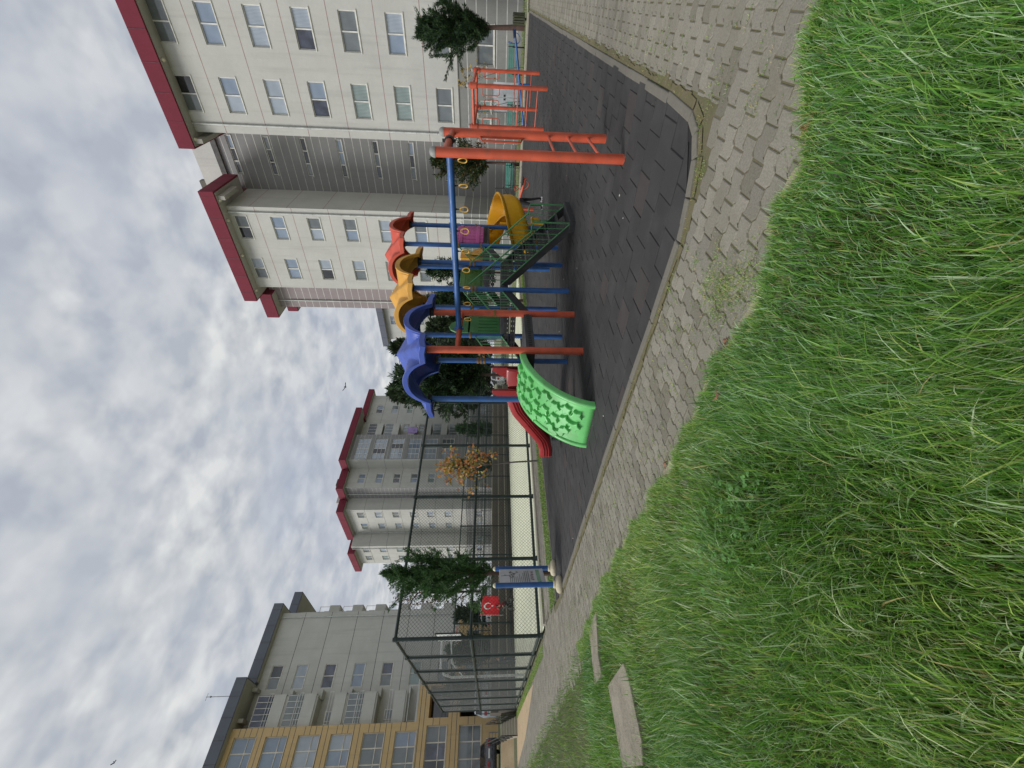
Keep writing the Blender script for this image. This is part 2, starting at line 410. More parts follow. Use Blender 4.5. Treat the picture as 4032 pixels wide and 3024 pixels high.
# interlocking pavers, one sheet of bevelled units with open joints
def clip(poly, f):
    out = []
    for p, q in zip(poly, poly[1:]+poly[:1]):
        fp, fq = f(*p), f(*q)
        if fp >= 0: out.append(p)
        if (fp >= 0) != (fq >= 0): t = fp/(fp-fq); out.append((p[0]+(q[0]-p[0])*t, p[1]+(q[1]-p[1])*t))
    return out
def pavers(name, cells, ulen, vlen, amp, gap, base, spread, special, z0, zr, mat, swap, cut=None):
    """cells: (i,j) units kept; u is the wavy direction. swap: u runs along X when False, along Y when True"""
    prof = [(0,amp),(.34,amp),(.46,-amp),(.84,-amp),(.96,amp),(1,amp)]
    def wav(t):
        t = t % 1.0
        for (x0,y0),(x1,y1) in zip(prof, prof[1:]):
            if t <= x1: return y0 + (y1-y0)*(t-x0)/max(1e-6, x1-x0)
        return amp
    V = []; F = []; Cc = []
    for (i, j) in cells:
        off = .5 if j % 2 else 0
        ts = [0,.34,.46,.84,.96,1] if not off else [0,.34-.0,.46,.5,.84,.96,1]
        ts = sorted(set([0,1] + [((q-off) % 1.0) for q in (0,.34,.46,.84,.96)]))
        bot = [((i+off+t)*ulen, j*vlen + wav(t+off)) for t in ts]
        top = [((i+off+t)*ulen, (j+1)*vlen + wav(t+off)) for t in reversed(ts)]
        poly = bot + top
        for f in (cut or ()): poly = clip(poly, f) if len(poly) > 2 else poly
        if len(poly) < 3: continue
        cxm = (i+off+.5)*ulen; cym = (j+.5)*vlen; n = len(poly)
        z = z0 + rng.normal(0, zr); tx, ty = rng.normal(0, .006, 2)
        sh = rng.normal(0, .0016, 2)
        k = len(V)
        def ring(inset, zz):
            sx = 1-2*inset/ulen; sy = 1-2*inset*(1 if amp else 1.7)/vlen
            for (x, y) in poly:
                dx = (x-cxm)*sx; dy = (y-cym)*sy
                X, Y = cxm+dx+sh[0], cym+dy+sh[1]
                V.append((Y, X, zz+dx*tx+dy*ty) if swap else (X, Y, zz+dx*tx+dy*ty))
        ring(gap+.006, z); ring(gap, z-.006); ring(gap, z-.05)
        order = (lambda q: tuple(reversed(q))) if swap else (lambda q: tuple(q))
        F.append(order(range(k, k+n)))
        for r in (0, 1):
            for q in range(n):
                p = (q+1) % n
                F.append(order((k+r*n+p, k+r*n+q, k+(r+1)*n+q, k+(r+1)*n+p)))
        c = np.array(base) * (1 + rng.normal(0, spread))
        if special and rng.random() < special[0]: c = np.array(special[1]) * (1 + rng.normal(0, spread))
        Cc += [tuple(c)+(1,)]*(3*n)
    me = bpy.data.meshes.new(name); me.from_pydata(V, [], F); me.materials.append(mat)
    at = me.attributes.new('tint', 'FLOAT_COLOR', 'POINT'); at.data.foreach_set('color', np.array(Cc, np.float32).ravel())
    me.update()
    o = bpy.data.objects.new(name, me); COL.objects.link(o)
    return tag(o, kind='structure')
def kerb_a(b): return float(np.interp(b, [1.5,10.7,15.2,34], [3.70,4.36,4.95,6.7]))
UL, VL = .205, .15
cells = []
for j in range(int(1.5/VL), int(36/VL)):
    for i in range(4, 44):
        a = (i+.5+(.5 if j%2 else 0))*UL; b = (j+.5)*VL
        if gedge(b)-.22 < a < kerb_a(b)+.10 and (b < 14.4 or a < kerb_a(b)-.15): cells.append((i,j))
for j in range(int(12.75/VL), int(14.3/VL)):                        # strip beside the court
    for i in range(20, 100):
        a = (i+.5)*UL; b = (j+.5)*VL
        if a > kerb_a(b)+.12: cells.append((i,j))
pavers('path', cells, UL, VL, .0155, .005, C(142,137,125), .085, (.12, C(126,121,108)), 0, .0015, M['paver'], False, [lambda x, y: (kerb_a(y)-.155-x if y < 12.0 else 1)])
cells = []
for j in range(int(2.0/VL), int(34/VL)):
    for i in range(-32, 8):
        b = (i+.5+(.5 if j%2 else 0))*UL; a = (j+.5)*VL
        if b < 1.6 and a > gedge(b)-.25 and not (a > 3.7 and b > .62) and not (a > 3.55 and b > .8) and not (b > 1.5 and a > 3.5): cells.append((i,j))
pavers('path', cells, UL, VL, .0155, .0045, C(142,137,125), .085, (.12, C(126,121,108)), 0, .0015, M['paver'], True, [lambda x, y: .535-x if y > 3.7 else 1.55-x])
# rubber safety surface
KP = [(4.40,10.75),(4.02,5.2),(3.74,1.62),(3.80,1.26),(3.90,.98),(4.02,.82),(4.22,.74),(4.9,.70),(28.4,.66)]
flat('playground_surface', KP + [(28.4,11.35),(4.6,11.35)], .007, M['mat_base'])
cells = []
def in_mat(a, b):
    if not (.45 < b < 11.5 and 3.5 < a < 28.5): return False
    ea = float(np.interp(b, [1.6,5.2,10.75,11.4], [3.74,4.02,4.40,4.5]))
    return a > ea-.3
for j in range(9, 80):
    for i in range(-1, 31):
        off = .5 if j%2 else 0
        if in_mat((j+.5)*.37, (i+off+.5)*.40): cells.append((i,j))
pavers('playground_surface', cells, .40, .37, 0, .0035, C(51,50,50), .08, (.07, C(60,54,52)), .016, .0012, M['mat_tile'], True, [lambda x, y: x-.665, lambda x, y: 11.36-x, lambda x, y: 28.42-y, lambda x, y: y+.02-float(np.interp(x, [1.6,5.2,10.75,11.4], [3.74,4.02,4.40,4.5])), lambda x, y: max(.778*(y-3.75)+.629*(x-1.26), -1)])
# kerb: short concrete lengths round the surface
def kerb(name, pts, w, h, seg, mat, z=-.04):
    b = MB()
    P = [Vector((x,y,0)) for x, y in pts]
    for p, q in zip(P, P[1:]):
        L = (q-p).length; n = max(1, round(L/seg)); d = (q-p)/n
        for k in range(n):
            s = p + d*k; e = s + d - d.normalized()*min(.008, d.length*.1)
            dz = rng.normal(0,.003); off = Vector((-d.y, d.x, 0)).normalized()*rng.normal(0,.004)
            b.beam(s+off+Vector((0,0,z+h/2+dz)), e+off+Vector((0,0,z+h/2+rng.normal(0,.003))), w, h)
    return tag(b.build(name, mat, bevel=.012), kind='structure')
KO = [(a-.05, b-.04) for a, b in KP]
kerb('kerb', KO, .095, .060, .8, M['kerb'])
kerb('kerb', [(4.5,11.42),(28.4,11.42)], .08, .06, .9, M['kerb'])
kerb('kerb', [(28.5,.66),(28.5,11.4)], .14, .15, .9, M['concrete_light'])
kerb('kerb', [(4.98,14.5),(34,13.4)], .22, .10, 1.2, M['concrete_light'])
b_ = MB()                                                            # moss and dirt gathered along the kerb
for p, q in zip(KO, KO[1:]):
    p = Vector((p[0],p[1],0)); q = Vector((q[0],q[1],0)); L = (q-p).length
    n = max(1, int(L/.12)); d = (q-p)/n; nn = Vector((d.y,-d.x,0)).normalized()
    if nn.x > .5: nn = -nn
    for k in range(n):
        if L > 1 and d.x < .01 and False: continue
        w0 = .05 + .025*sin(k*.9)+rng.random()*.03; s = p+d*k
        c0 = s + nn*.05; 
        if (c0 - Vector((10,5,0))).length < (s - Vector((10,5,0))).length: nn = -nn; c0 = s+nn*.05
        b_.add([c0+Vector((0,0,.006)), c0+d+Vector((0,0,.006)), c0+d+nn*w0+Vector((0,0,.001)), c0+nn*(w0+rng.normal(0,.01))+Vector((0,0,.001))], [(0,1,2,3)])
tag(b_.build('moss_strip', M['moss']), kind='structure')
flat('grass_verge', [(4.5,11.46),(34,11.46),(34,12.7),(4.75,12.7)], .0, M['soil'])
flat('paving_bed', [(4.75,12.7),(34,12.7),(34,13.4),(4.95,14.4)], -.02, M['joint_fill'])
flat('planting_bed', [(28.57,-20),(34.9,-20),(34.9,24),(28.57,24)], .03, M['far_ground'])
flat('apron', [(28.9,-20),(30.1,-20),(30.1,12),(28.9,12)], .05, M['concrete_light'])
flat('court', [(4.95,14.6),(36,13.4),(36,33.9),(6.75,33.9)], .012, M['court'])
# terrace behind the court with its sloping face
b_ = MB()
b_.add([(-40,36,-.05),(6.2,34.3,-.05),(6.2,35.6,.95),(-40,37.6,.95),(-40,140,.95),(6.2,140,.95)], [(0,1,2,3),(3,2,5,4)])
b_.add([(6.2,35.6,.95),(38,35.6,.95),(66,58,.95),(66,140,.95),(6.2,140,.95),(38,35.6,-.05),(66,58,-.05),(66,140,-.05),(6.2,35.6,-.05),(6.2,34.3,-.05)], [(0,1,2,3,4),(1,5,6,2),(2,6,7,3),(8,5,1,0),(9,8,0)])
tag(b_.build('terrace', M['far_ground']), kind='structure')
b_ = MB(); b_.add([(-40,36.1,.0),(6.1,34.4,.0),(6.1,35.5,.97),(-40,37.5,.97)], [(0,1,2,3)])
tag(b_.build('bank', M['dirt']), kind='structure')
b_ = MB(); b_.add([(4.1,26,.003),(4.75,20,.003),(6.6,33.8,.003),(4.0,36,.003)], [(0,1,2,3)])
tag(b_.build('dirt_strip', M['dirt']), kind='structure')

# ------------------------------------------------------------------ grass
def blades(P, H, az, lean, wid, colr, nseg=3, bend=1.0):
    """P n*3 roots, H lengths, az lean direction, lean 0..1.6 total bending angle, wid root width, colr n*3"""
    n = len(P); ts = np.linspace(0, 1, nseg+1)
    d = np.stack([np.cos(az), np.sin(az), np.zeros(n)], 1)
    face = az + rng.normal(pi/2, .7, n)
    s = np.stack([np.cos(face), np.sin(face), np.zeros(n)], 1)
    V = np.zeros((n, 2*nseg+1, 3)); p = P.copy(); a0 = lean*.25
    for k in range(nseg+1):
        t = ts[k]
        ww = (wid*(1-t**1.6)*.5)[:,None]
        if k < nseg: V[:,2*k] = p - s*ww; V[:,2*k+1] = p + s*ww
        else: V[:,2*nseg] = p
        ang = a0 + lean*bend*(t+.5/nseg)
        step = (H/nseg)[:,None]
        p = p + step*(d*np.sin(ang)[:,None] + np.array([0,0,1])*np.cos(ang)[:,None])
    V[:,:,2] = np.maximum(V[:,:,2], .004)
    base = (np.arange(n)*(2*nseg+1))[:,None]
    q = [np.concatenate([base+2*k, base+2*k+1, base+2*k+3, base+2*k+2], 1) for k in range(nseg-1)]
    F4 = np.concatenate(q); F3 = np.concatenate([base+2*nseg-2, base+2*nseg-1, base+2*nseg], 1)
    c = np.repeat(np.concatenate([colr, np.ones((n,1))],1)[:,None,:], 2*nseg+1, 1)
    t = np.concatenate([np.repeat(ts[:-1],2),[1]])
    c[:,:,:3] *= (.78+.35*t)[None,:,None]                            # each blade's tint runs from deeper at the root to paler at the tip
    return V.reshape(-1,3), F4, F3, c.reshape(-1,4)
PALG = np.array([C(102,150,58), C(124,166,68), C(148,182,86), C(80,128,54), C(176,198,108), C(196,214,172), C(160,190,142), C(198,184,126)])
def gcol(n, w): 
    i = rng.choice(len(PALG), n, p=np.array(w)/sum(w)); c = PALG[i]*rng.normal(1,.14,(n,1)); return np.clip(c,.005,1)
def swirl(a, b):
    return 1.7*np.sin(a*1.9+b*1.1+.5)+1.3*np.sin(b*1.45-a*.7+1.9)+.9*np.sin(a*3.7-b*2.9)
def lawn_pts(n, r0, r1, g, a0, a1):
    """roots scattered round the viewpoint, thinning with distance"""
    u = rng.random(n); e = 2-g
    r = (r0**e + u*(r1**e-r0**e))**(1/e); t = rng.uniform(a0, a1, n)
    A = r*np.cos(t); B = r*np.sin(t)
    # wavy margin where the grass hangs over the paving
    k = A < gedge(B) + .03 + .05*np.sin(B*7.3)+.04*np.sin(B*17.1) 
    wob = .05*np.sin(B*23+A*9)+.03*np.sin(A*31)
    k &= ~((A > .76+wob) & (A < 1.52+wob) & (B > 5.93+wob) & (B < 6.66+wob))
    k &= ~((A > 1.92+wob) & (A < 2.6+wob) & (B > 7.40+wob) & (B < 7.8+wob))
    return A[k], B[k], r[k]
parts = []
vc = 0
def addgrass(V,F4,F3,c):
    global vc
    parts.append((V, F4+vc, F3+vc, c)); vc += len(V)
A,B,r = lawn_pts(260000, .75, 9, 1.15, math.radians(-18), math.radians(128)); n = len(A)
clump = .5+.5*np.sin(A*2.3+1.1*np.sin(B*1.7))*np.sin(B*2.9+1.3*np.sin(A*2.1))
edge = np.clip((gedge(B)-A)/.9, .12, 1)
H = (.07+.15*clump+.07*rng.random(n)**2)*(.45+.55*edge)*np.where(r>5,.8,1)
long_ = rng.random(n) < .07; H[long_] *= 1.45
az = swirl(A,B)*.8+rng.normal(0,1.0,n); lean = np.clip(.6+.45*clump+rng.normal(0,.5,n), .05, 2.0)
wid = np.where(long_, .0080, .0044)*(1+.10*r)*rng.uniform(.7,1.3,n)
w = [24,17,11,22,5,9,8,2]
cc = gcol(n, w); tone = .5+.5*np.sin(A*1.1+2.0)*np.sin(B*.83+.7)+rng.normal(0,.15,n)
cc *= (1+.28*(tone-.5))[:,None]; cc[:,0] *= 1+.3*(tone-.5)
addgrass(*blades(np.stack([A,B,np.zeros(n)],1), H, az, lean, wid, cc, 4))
# dead thatch lying low between the blades
A,B,r = lawn_pts(24000, .75, 8, 1.15, math.radians(-18), math.radians(128)); n = len(A)
cc = np.array([C(150,132,86), C(128,116,72), C(168,152,104), C(112,112,60)])[rng.integers(0,4,n)]*rng.normal(1,.15,(n,1))
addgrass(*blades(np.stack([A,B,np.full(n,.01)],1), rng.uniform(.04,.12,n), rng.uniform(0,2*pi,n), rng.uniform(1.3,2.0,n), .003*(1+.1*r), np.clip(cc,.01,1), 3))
# denser short growth along the paving margin
B = rng.uniform(-.9,9,26000); A = gedge(B)+.06-np.abs(rng.normal(0,.12,26000))+.05*np.sin(B*7.3)+.03*np.sin(B*17.1); n = len(A)
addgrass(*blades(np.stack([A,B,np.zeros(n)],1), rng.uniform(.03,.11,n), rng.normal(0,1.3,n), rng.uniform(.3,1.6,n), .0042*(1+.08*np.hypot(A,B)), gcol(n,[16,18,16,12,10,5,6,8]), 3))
A,B,r = lawn_pts(90000, 8, 45, 1.35, math.radians(60), math.radians(130)); n = len(A)
H = rng.uniform(.06,.16,n); az = swirl(A*.6,B*.6)+rng.normal(0,.8,n)
cc = gcol(n,[20,24,16,14,8,5,5,1]); tone = .5+.5*np.sin(A*.5)*np.sin(B*.33); cc *= (1+.25*(tone-.5))[:,None]
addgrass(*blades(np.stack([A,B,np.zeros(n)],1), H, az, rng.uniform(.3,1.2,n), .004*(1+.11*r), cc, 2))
V = np.concatenate([p[0] for p in parts]); F4 = np.concatenate([p[1] for p in parts]); F3 = np.concatenate([p[2] for p in parts]); cc = np.concatenate([p[3] for p in parts])
o = place(npmesh('grass', V, F4, F3, [M['grass']], col=cc), 'grass'); tag(o, 'long lush green grass of the lawn in front of the paved path', 'grass', kind='stuff')
def patch(name, label, A, B, hlo, hhi, weights, wid=.006, z=0, nseg=2):
    n = len(A)
    o = place(npmesh(name, *blades(np.stack([A,B,np.full(n,z)],1), rng.uniform(hlo,hhi,n), rng.uniform(0,2*pi,n), rng.uniform(.3,1.2,n), wid*rng.uniform(.7,1.3,n), gcol(n,weights), nseg)[:3], [M['grass']], col=None), name)
    return o
def patch(name, label, A, B, hlo, hhi, weights, wid=.006, z=0, nseg=2, cat='grass'):
    n = len(A); V,F4,F3,c = blades(np.stack([A,B,np.full(n,z)],1), rng.uniform(hlo,hhi,n), rng.uniform(0,2*pi,n), rng.uniform(.3,1.2,n), np.full(n,wid)*rng.uniform(.7,1.3,n), gcol(n,weights), nseg)
    return tag(place(npmesh(name, V, F4, F3, [M['grass']], col=c), name), label, cat, kind='stuff')
A = rng.uniform(4.6,33,26000); B = rng.uniform(11.48,12.68,26000)
patch('grass', 'strip of short grass between the rubber surface and the court paving', A, B, .03, .09, [10,22,16,8,8,2,4,6], .012)
A = rng.uniform(5.2,34,3500); B = rng.uniform(14.25,14.42,3500)
patch('grass', 'thin line of grass along the court kerb', A, B, .03, .08, [10,22,16,8,8,2,4,6], .014)
t = rng.random(6000); A = 4.75+(t*1.75)-rng.random(6000)*.35; B = 15.4+t*18
patch('grass', 'mossy grass fringe along the short side of the court fence', A, B, .03, .09, [8,20,26,4,14,2,2,3], .012)
A = rng.uniform(28.6,34.8,9000); B = rng.uniform(-2,24,9000)
patch('grass', 'sparse grass of the bed under the trees by the right building', A, B, .03, .1, [10,20,14,8,8,2,4,8], .016, .03)
# weeds and moss in the paving joints
A = []; B = []
for (px_, py_) in [(6.27,4.8),(7.49,4.8),(8.44,4.8),(9.66,4.8),(6.28,6.05),(10.6,4.8),(16.36,2.17),(16.68,3.36),(5.99,1.5),(7.17,1.53)]:
    A.append(px_+rng.normal(0,.05,70)); B.append(py_+rng.normal(0,.05,70))
for (a0,b0,s,k) in ((2.55,.35,.16,700),(2.72,1.55,.16,1800),(2.5,1.35,.16,1300),(2.95,1.58,.10,500),(3.25,1.55,.06,90),(3.0,1.35,.07,120),(3.66,1.0,.06,160),(2.85,2.1,.1,60),(2.45,3.2,.16,260),(2.6,4.8,.2,300),(2.75,6.8,.14,260),(3.2,.42,.1,160),(3.9,.58,.12,160),(5.2,.55,.2,260)):
    A.append(rng.normal(a0,s*.6,k)); B.append(rng.normal(b0,s,k))
for (p,q) in zip(KO[:-2], KO[1:-1]):
    k = 260 if abs(p[1]-q[1]) > 2 else 50; t = rng.random(k)**1.3
    A.append(p[0]+(q[0]-p[0])*t-.09+rng.normal(0,.025,k)); B.append(p[1]+(q[1]-p[1])*t+rng.normal(0,.02,k))
k = 1500; A.append(rng.uniform(4.5,28,k)); B.append(.55+rng.normal(0,.05,k))
for (a0,b0) in ((6.02,1.42),(7.12,1.46),(7.45,4.72),(9.1,3.55),(9.8,3.55),(5.0,5.3),(5.02,4.9),(5.02,5.8)):
    A.append(rng.normal(a0,.09,90)); B.append(rng.normal(b0,.07,90))
for q in range(420):                                                # moss and seedlings rooted in the joints
    j = rng.integers(0,70); b0 = 1.55+VL*j; a0 = rng.uniform(2.5,3.6); ln = rng.uniform(.02,.12); k = int(10+ln*160)
    A.append(a0+rng.uniform(-ln,ln,k)); B.append(b0+rng.normal(0,.006,k))
for q in range(260):
    a0 = 2.0+VL*rng.integers(3,36); b0 = rng.uniform(-1.2,.5); ln = rng.uniform(.02,.1); k = int(10+ln*160)
    A.append(a0+rng.normal(0,.006,k)); B.append(b0+rng.uniform(-ln,ln,k))
for q in range(60):
    a0, b0 = rng.uniform(2.5,3.6), rng.uniform(1.6,9); A.append(rng.normal(a0,.02,14)); B.append(rng.normal(b0,.02,14))
A = np.concatenate(A); B = np.concatenate(B)
patch('weeds', 'small weeds and dry tufts growing in the paving joints and along the kerb', A, B, .008, .034, [10,16,14,8,12,2,2,20], .005, -.004, cat='weeds')
# clover-like weed in the foreground lawn
k = 360; cA = np.clip(rng.normal(1.42,.15,k),1.1,1.75); cB = np.clip(rng.normal(2.6,.26,k),2.05,3.15); V = []; F = []; cc = []
for a, b in zip(cA, cB):
    z = rng.uniform(.05,.15); rr_ = rng.uniform(.008,.014); t0 = rng.uniform(0,2*pi); tx, ty = rng.normal(0,.35,2)
    for q in range(3):
        t = t0+q*2.1; c0 = (a+rr_*cos(t), b+rr_*sin(t)); kk = len(V)
        for m_ in range(6):
            x = rr_*.95*cos(m_*pi/3+t); y = rr_*.8*sin(m_*pi/3+t); V.append((c0[0]+x, c0[1]+y, z+x*tx+y*ty))
        F.append([kk+m_ for m_ in range(6)]); col_ = np.array(C(100,146,78))*rng.normal(1,.15); cc += [tuple(col_)+(1,)]*6
me = bpy.data.meshes.new('clover'); me.from_pydata(V,[],F); me.materials.append(M['leaf'])
at = me.attributes.new('tint','FLOAT_COLOR','POINT'); at.data.foreach_set('color', np.array(cc,np.float32).ravel())
tag(place(me,'clover'), 'patch of clover with small round leaves in the lawn', 'clover', kind='stuff')
# slabs lying in the lawn
def slab(name, label, poly, z0, z1, tilt):
    cx_ = sum(p[0] for p in poly)/len(poly); cy_ = sum(p[1] for p in poly)/len(poly)
    b = MB(); b.prism([(x-cx_, y-cy_) for x, y in poly], 0, z1-z0)
    o = b.build(name, M['slab'], bevel=.012); o.location = (cx_,cy_,z0); o.rotation_euler = tilt
    return tag(o, label, 'slab')
slab('concrete_slab', 'large pale concrete slab lying in the lawn nearest the camera', [(1.58,5.86),(1.56,6.72),(.74,6.74),(.66,5.92),(.85,5.78),(1.42,5.78)], -.02, .085, (.03,-.02,0))
slab('concrete_slab', 'long flat concrete slab at the edge of the lawn beside the path', [(2.58,7.0),(2.62,7.8),(1.84,7.9),(1.83,7.25),(2.1,7.3)], -.03, .05, (-.02,.02,0))
# pale sandy grit washed along the grass margin
b_ = MB(); bs = np.arange(-.9, 9, .06)
w1 = .05+.07*np.abs(np.sin(bs*2.1+.6)*np.sin(bs*5.3))+rng.uniform(0,.03,len(bs))
for i in range(len(bs)-1):
    if w1[i] < .06 and w1[i+1] < .06: continue
    b_.add([(gedge(bs[i])-.12,bs[i],.0035),(gedge(bs[i])+w1[i],bs[i],.0032),(gedge(bs[i+1])+w1[i+1],bs[i+1],.0032),(gedge(bs[i+1])-.12,bs[i+1],.0035)],[(0,1,2,3)])
tag(b_.build('grit_margin', M['grit']), kind='structure')
# fallen leaves
def dry_leaf(a, b, z, s, rz, label):
    m_ = MB(); pts = []
    for k in range(15):
        t = k/15*2*pi; rr_ = s*(.55+.45*abs(cos(t*2.5)))
        pts.append((rr_*cos(t), rr_*sin(t), .25*s*sin(t*2)+.2*s*cos(3*t)))
    m_.add([(0,0,0)]+pts, [(0,k+1,(k+1)%15+1) for k in range(15)])
    o = m_.build('fallen_leaf', M['leaf_brown'], smooth=60, solid=.002); o.location = (a,b,z); o.rotation_euler = (rng.uniform(-.5,.5),rng.uniform(-.5,.5),rz)
    tag(o, label, 'leaf', 'fallen leaves near the path')
dry_leaf(2.52,.43,.03,.05,.4,'crumpled brown leaf on the pavers where the path meets the grass')
dry_leaf(2.12,2.0,.11,.045,1.9,'curled brown leaf lying on top of the long grass')
dry_leaf(2.42,1.75,.02,.03,2.6,'small dark leaf at the paver edge')
dry_leaf(2.5,3.25,.02,.03,.6,'pale dry leaf on the margin of the path')
m_ = MB()
for k in range(46):
    a, b = (rng.uniform(4.2,16), rng.uniform(1,9)); s = rng.uniform(.008,.02); t = rng.uniform(0,6)
    m_.add([(a+s*cos(t),b+s*sin(t),.026),(a-s*sin(t)*.7,b+s*cos(t)*.7,.03),(a-s*cos(t),b-s*sin(t),.026),(a+s*sin(t)*.6,b-s*cos(t)*.6,.024)],[(0,1,2,3)])
tag(m_.build('litter', M['litter']), 'scattered pale scraps of litter on the dark rubber surface', 'litter', kind='stuff')
# ------------------------------------------------------------------ playground set (three towers on one line, all bolted together)
PS = thing('play_structure', 'big coloured playground set with three roofed towers, slides, stairs and an overhead bar', 'playground set', (6.3,4.82,0))
OX, OY = 6.3, 4.82
def L(p): return (p[0]-OX, p[1]-OY, p[2])
def Ls(ps): return [L(p) for p in ps]
XB = (6.28,7.50); XY = (8.44,9.66); XR = (10.62,11.84); YN, YF = 4.82, 6.05
ZB, ZY, ZR = 1.05, 1.50, 1.95
PR = .057
def post(x, y, z1, mat, r=PR, z0=0, cap=False, name='post', clamps=(), lab=None):
    b = MB(); b.tube([(0,0,z0),(0,0,z1)], r, 16)
    o = b.build(name, mat, PS, smooth=40, loc=L((x,y,0)))
    if lab: o['label'] = lab
    if cap:
        c = MB(); c.lathe([(r+.004,z1-.012),(r+.005,z1+.01),(r*.92,z1+.035),(r*.6,z1+.058),(.004,z1+.066)], n=16); c.build('cap', M['cap'], o, smooth=50)
    for z in clamps:
        c = MB()
        for dz in ((0,) if isinstance(z, float) else z[1]):
            zz = (z if isinstance(z, float) else z[0]) + dz
            c.lathe([(r+.003,zz-.022),(r+.013,zz-.018),(r+.013,zz+.018),(r+.003,zz+.022)], n=16)
            c.box(r+.005, r+.03, -.012, .012, zz-.016, zz+.016)
        c.build('clamp', M['gold'], o, smooth=40)
    return o
post(XB[0],YN,2.84,M['orange'],.066, lab='orange post under the blue roof nearest the kerb')
post(XB[1],YN,2.84,M['orange'],.066,clamps=(1.63,))
post(XB[0],YF,2.90,M['blue'],clamps=())
post(XB[1],YF,2.90,M['blue'],clamps=((1.85,(0,.07,.14)),))
for x, y, cl in ((XY[0],YN,((2.05,(0,.075)),)),(XY[1],YN,((2.13,(0,.08)),)),(XY[0],YF,(2.2,)),(XY[1],YF,(2.2,))):
    post(x,y,3.36,M['blue'],clamps=cl)
for x, y, cl in ((XR[0],YN,(2.55,1.98)),(XR[1],YN,(2.16,)),(XR[0],YF,(2.4,)),(XR[1],YF,(2.4,))):
    post(x,y,3.88,M['blue'],clamps=cl)
# roofs: pyramid crossed by two barrel vaults, hollow underneath
def roof(xc, yc, z0, mat, lab, S=.83, H=.63, AH=.36, AW=.46):
    N = 60; g = [S*(-1+2*i/N) for i in range(N+1)]
    def zz(x, y):
        p = H*(1-max(abs(x),abs(y))/S)
        p = max(p, .0)
        def ar(t): 
            q = abs(t)/AW
            return AH*(1-q**2.3)**.75 if q < 1 else 0
        v = max(p, ar(y) if abs(x) >= abs(y)*.0 and ar(y) > p else 0, ar(x) if ar(x) > p else 0)
        return v
    def zc(x, y):
        c = (abs(x)+abs(y)) - (2*S-.16)                              # clipped corners droop a little
        return zz(x,y) - (c*.25 if c > 0 else 0)
    b = MB(); vs = [(x,y,zc(x,y)) for y in g for x in g]
    fs = [(j*(N+1)+i, j*(N+1)+i+1, (j+1)*(N+1)+i+1, (j+1)*(N+1)+i) for j in range(N) for i in range(N)]
    b.add(vs, fs)
    o = b.build('roof', mat, PS, smooth=28, solid=.02, loc=L((xc,yc,z0))); o['label'] = lab
    r = MB()                                                         # thick lip round the edge
    per = [(x,-S) for x in g] + [(S,y) for y in g[1:]] + [(x,S) for x in reversed(g[:-1])] + [(-S,y) for y in reversed(g[1:-1])]
    n = len(per); vs = []
    for x, y in per:
        z = zc(x,y); k = 1+.045/S
        for (sx, dz) in ((1-.02/S,.02),(k,.02),(k,-.085),(1-.02/S,-.085)): vs.append((x*sx, y*sx, z+dz))
    fs = [(i*4+k, ((i+1)%n)*4+k, ((i+1)%n)*4+(k+1)%4, i*4+(k+1)%4) for i in range(n) for k in range(4)]
    r.add(vs, fs); r.build('roof_lip', mat, o, smooth=35, bevel=.008)
    for sx in (-.615,.615):
        for sy in (-.615,.615): 
            c = MB(); c.lathe([(.085,-.10),(.085,-.06),(.12,-.03)], c=(sx,sy,.02), n=12); c.build('post_collar', M['black_metal'], o, smooth=40)
    return o
roof(6.89,5.43,2.93,M['blue_plastic'],'blue plastic roof with four arches')
roof(9.05,5.43,3.45,M['yellow_plastic'],'mustard yellow plastic roof with four arches')
roof(11.23,5.43,3.97,M['red_plastic'],'red orange plastic roof with four arches')
# platforms: perforated dark decks on a deep edge frame
def platform(x0, x1, z):
    b = MB(); n = 9
    b.box(x0,x1,YN-.02,YN+.03,z-.16,z); b.box(x0,x1,YF-.03,YF+.02,z-.16,z)
    b.box(x0-.02,x0+.03,YN+.03,YF-.03,z-.16,z); b.box(x1-.03,x1+.02,YN+.03,YF-.03,z-.16,z)
    nx = 12; dx = (x1-x0-.06)/nx
    for i in range(nx): b.box(x0+.03+i*dx+.012, x0+.03+(i+1)*dx-.012, YN+.03, YF-.03, z-.03, z-.006)
    for k in range(5): y = YN+.2+k*.21; b.box(x0+.03,x1-.03,y-.02,y+.02,z-.055,z-.0315)
    for y in (YN-.024, YF+.024):                                     # punched holes along the edge
        for k in range(16): b.box(x0+.06+k*.072, x0+.095+k*.072, y-.004, y+.004, z-.115, z-.05, 1)
    b.v = [L(p) for p in b.v]
    return b.build('platform', [M['deck'], M['iron']], PS, bevel=.004)
platform(XB[0],XB[1],ZB); platform(XY[0],XY[1],ZY); platform(XR[0],XR[1],ZR)
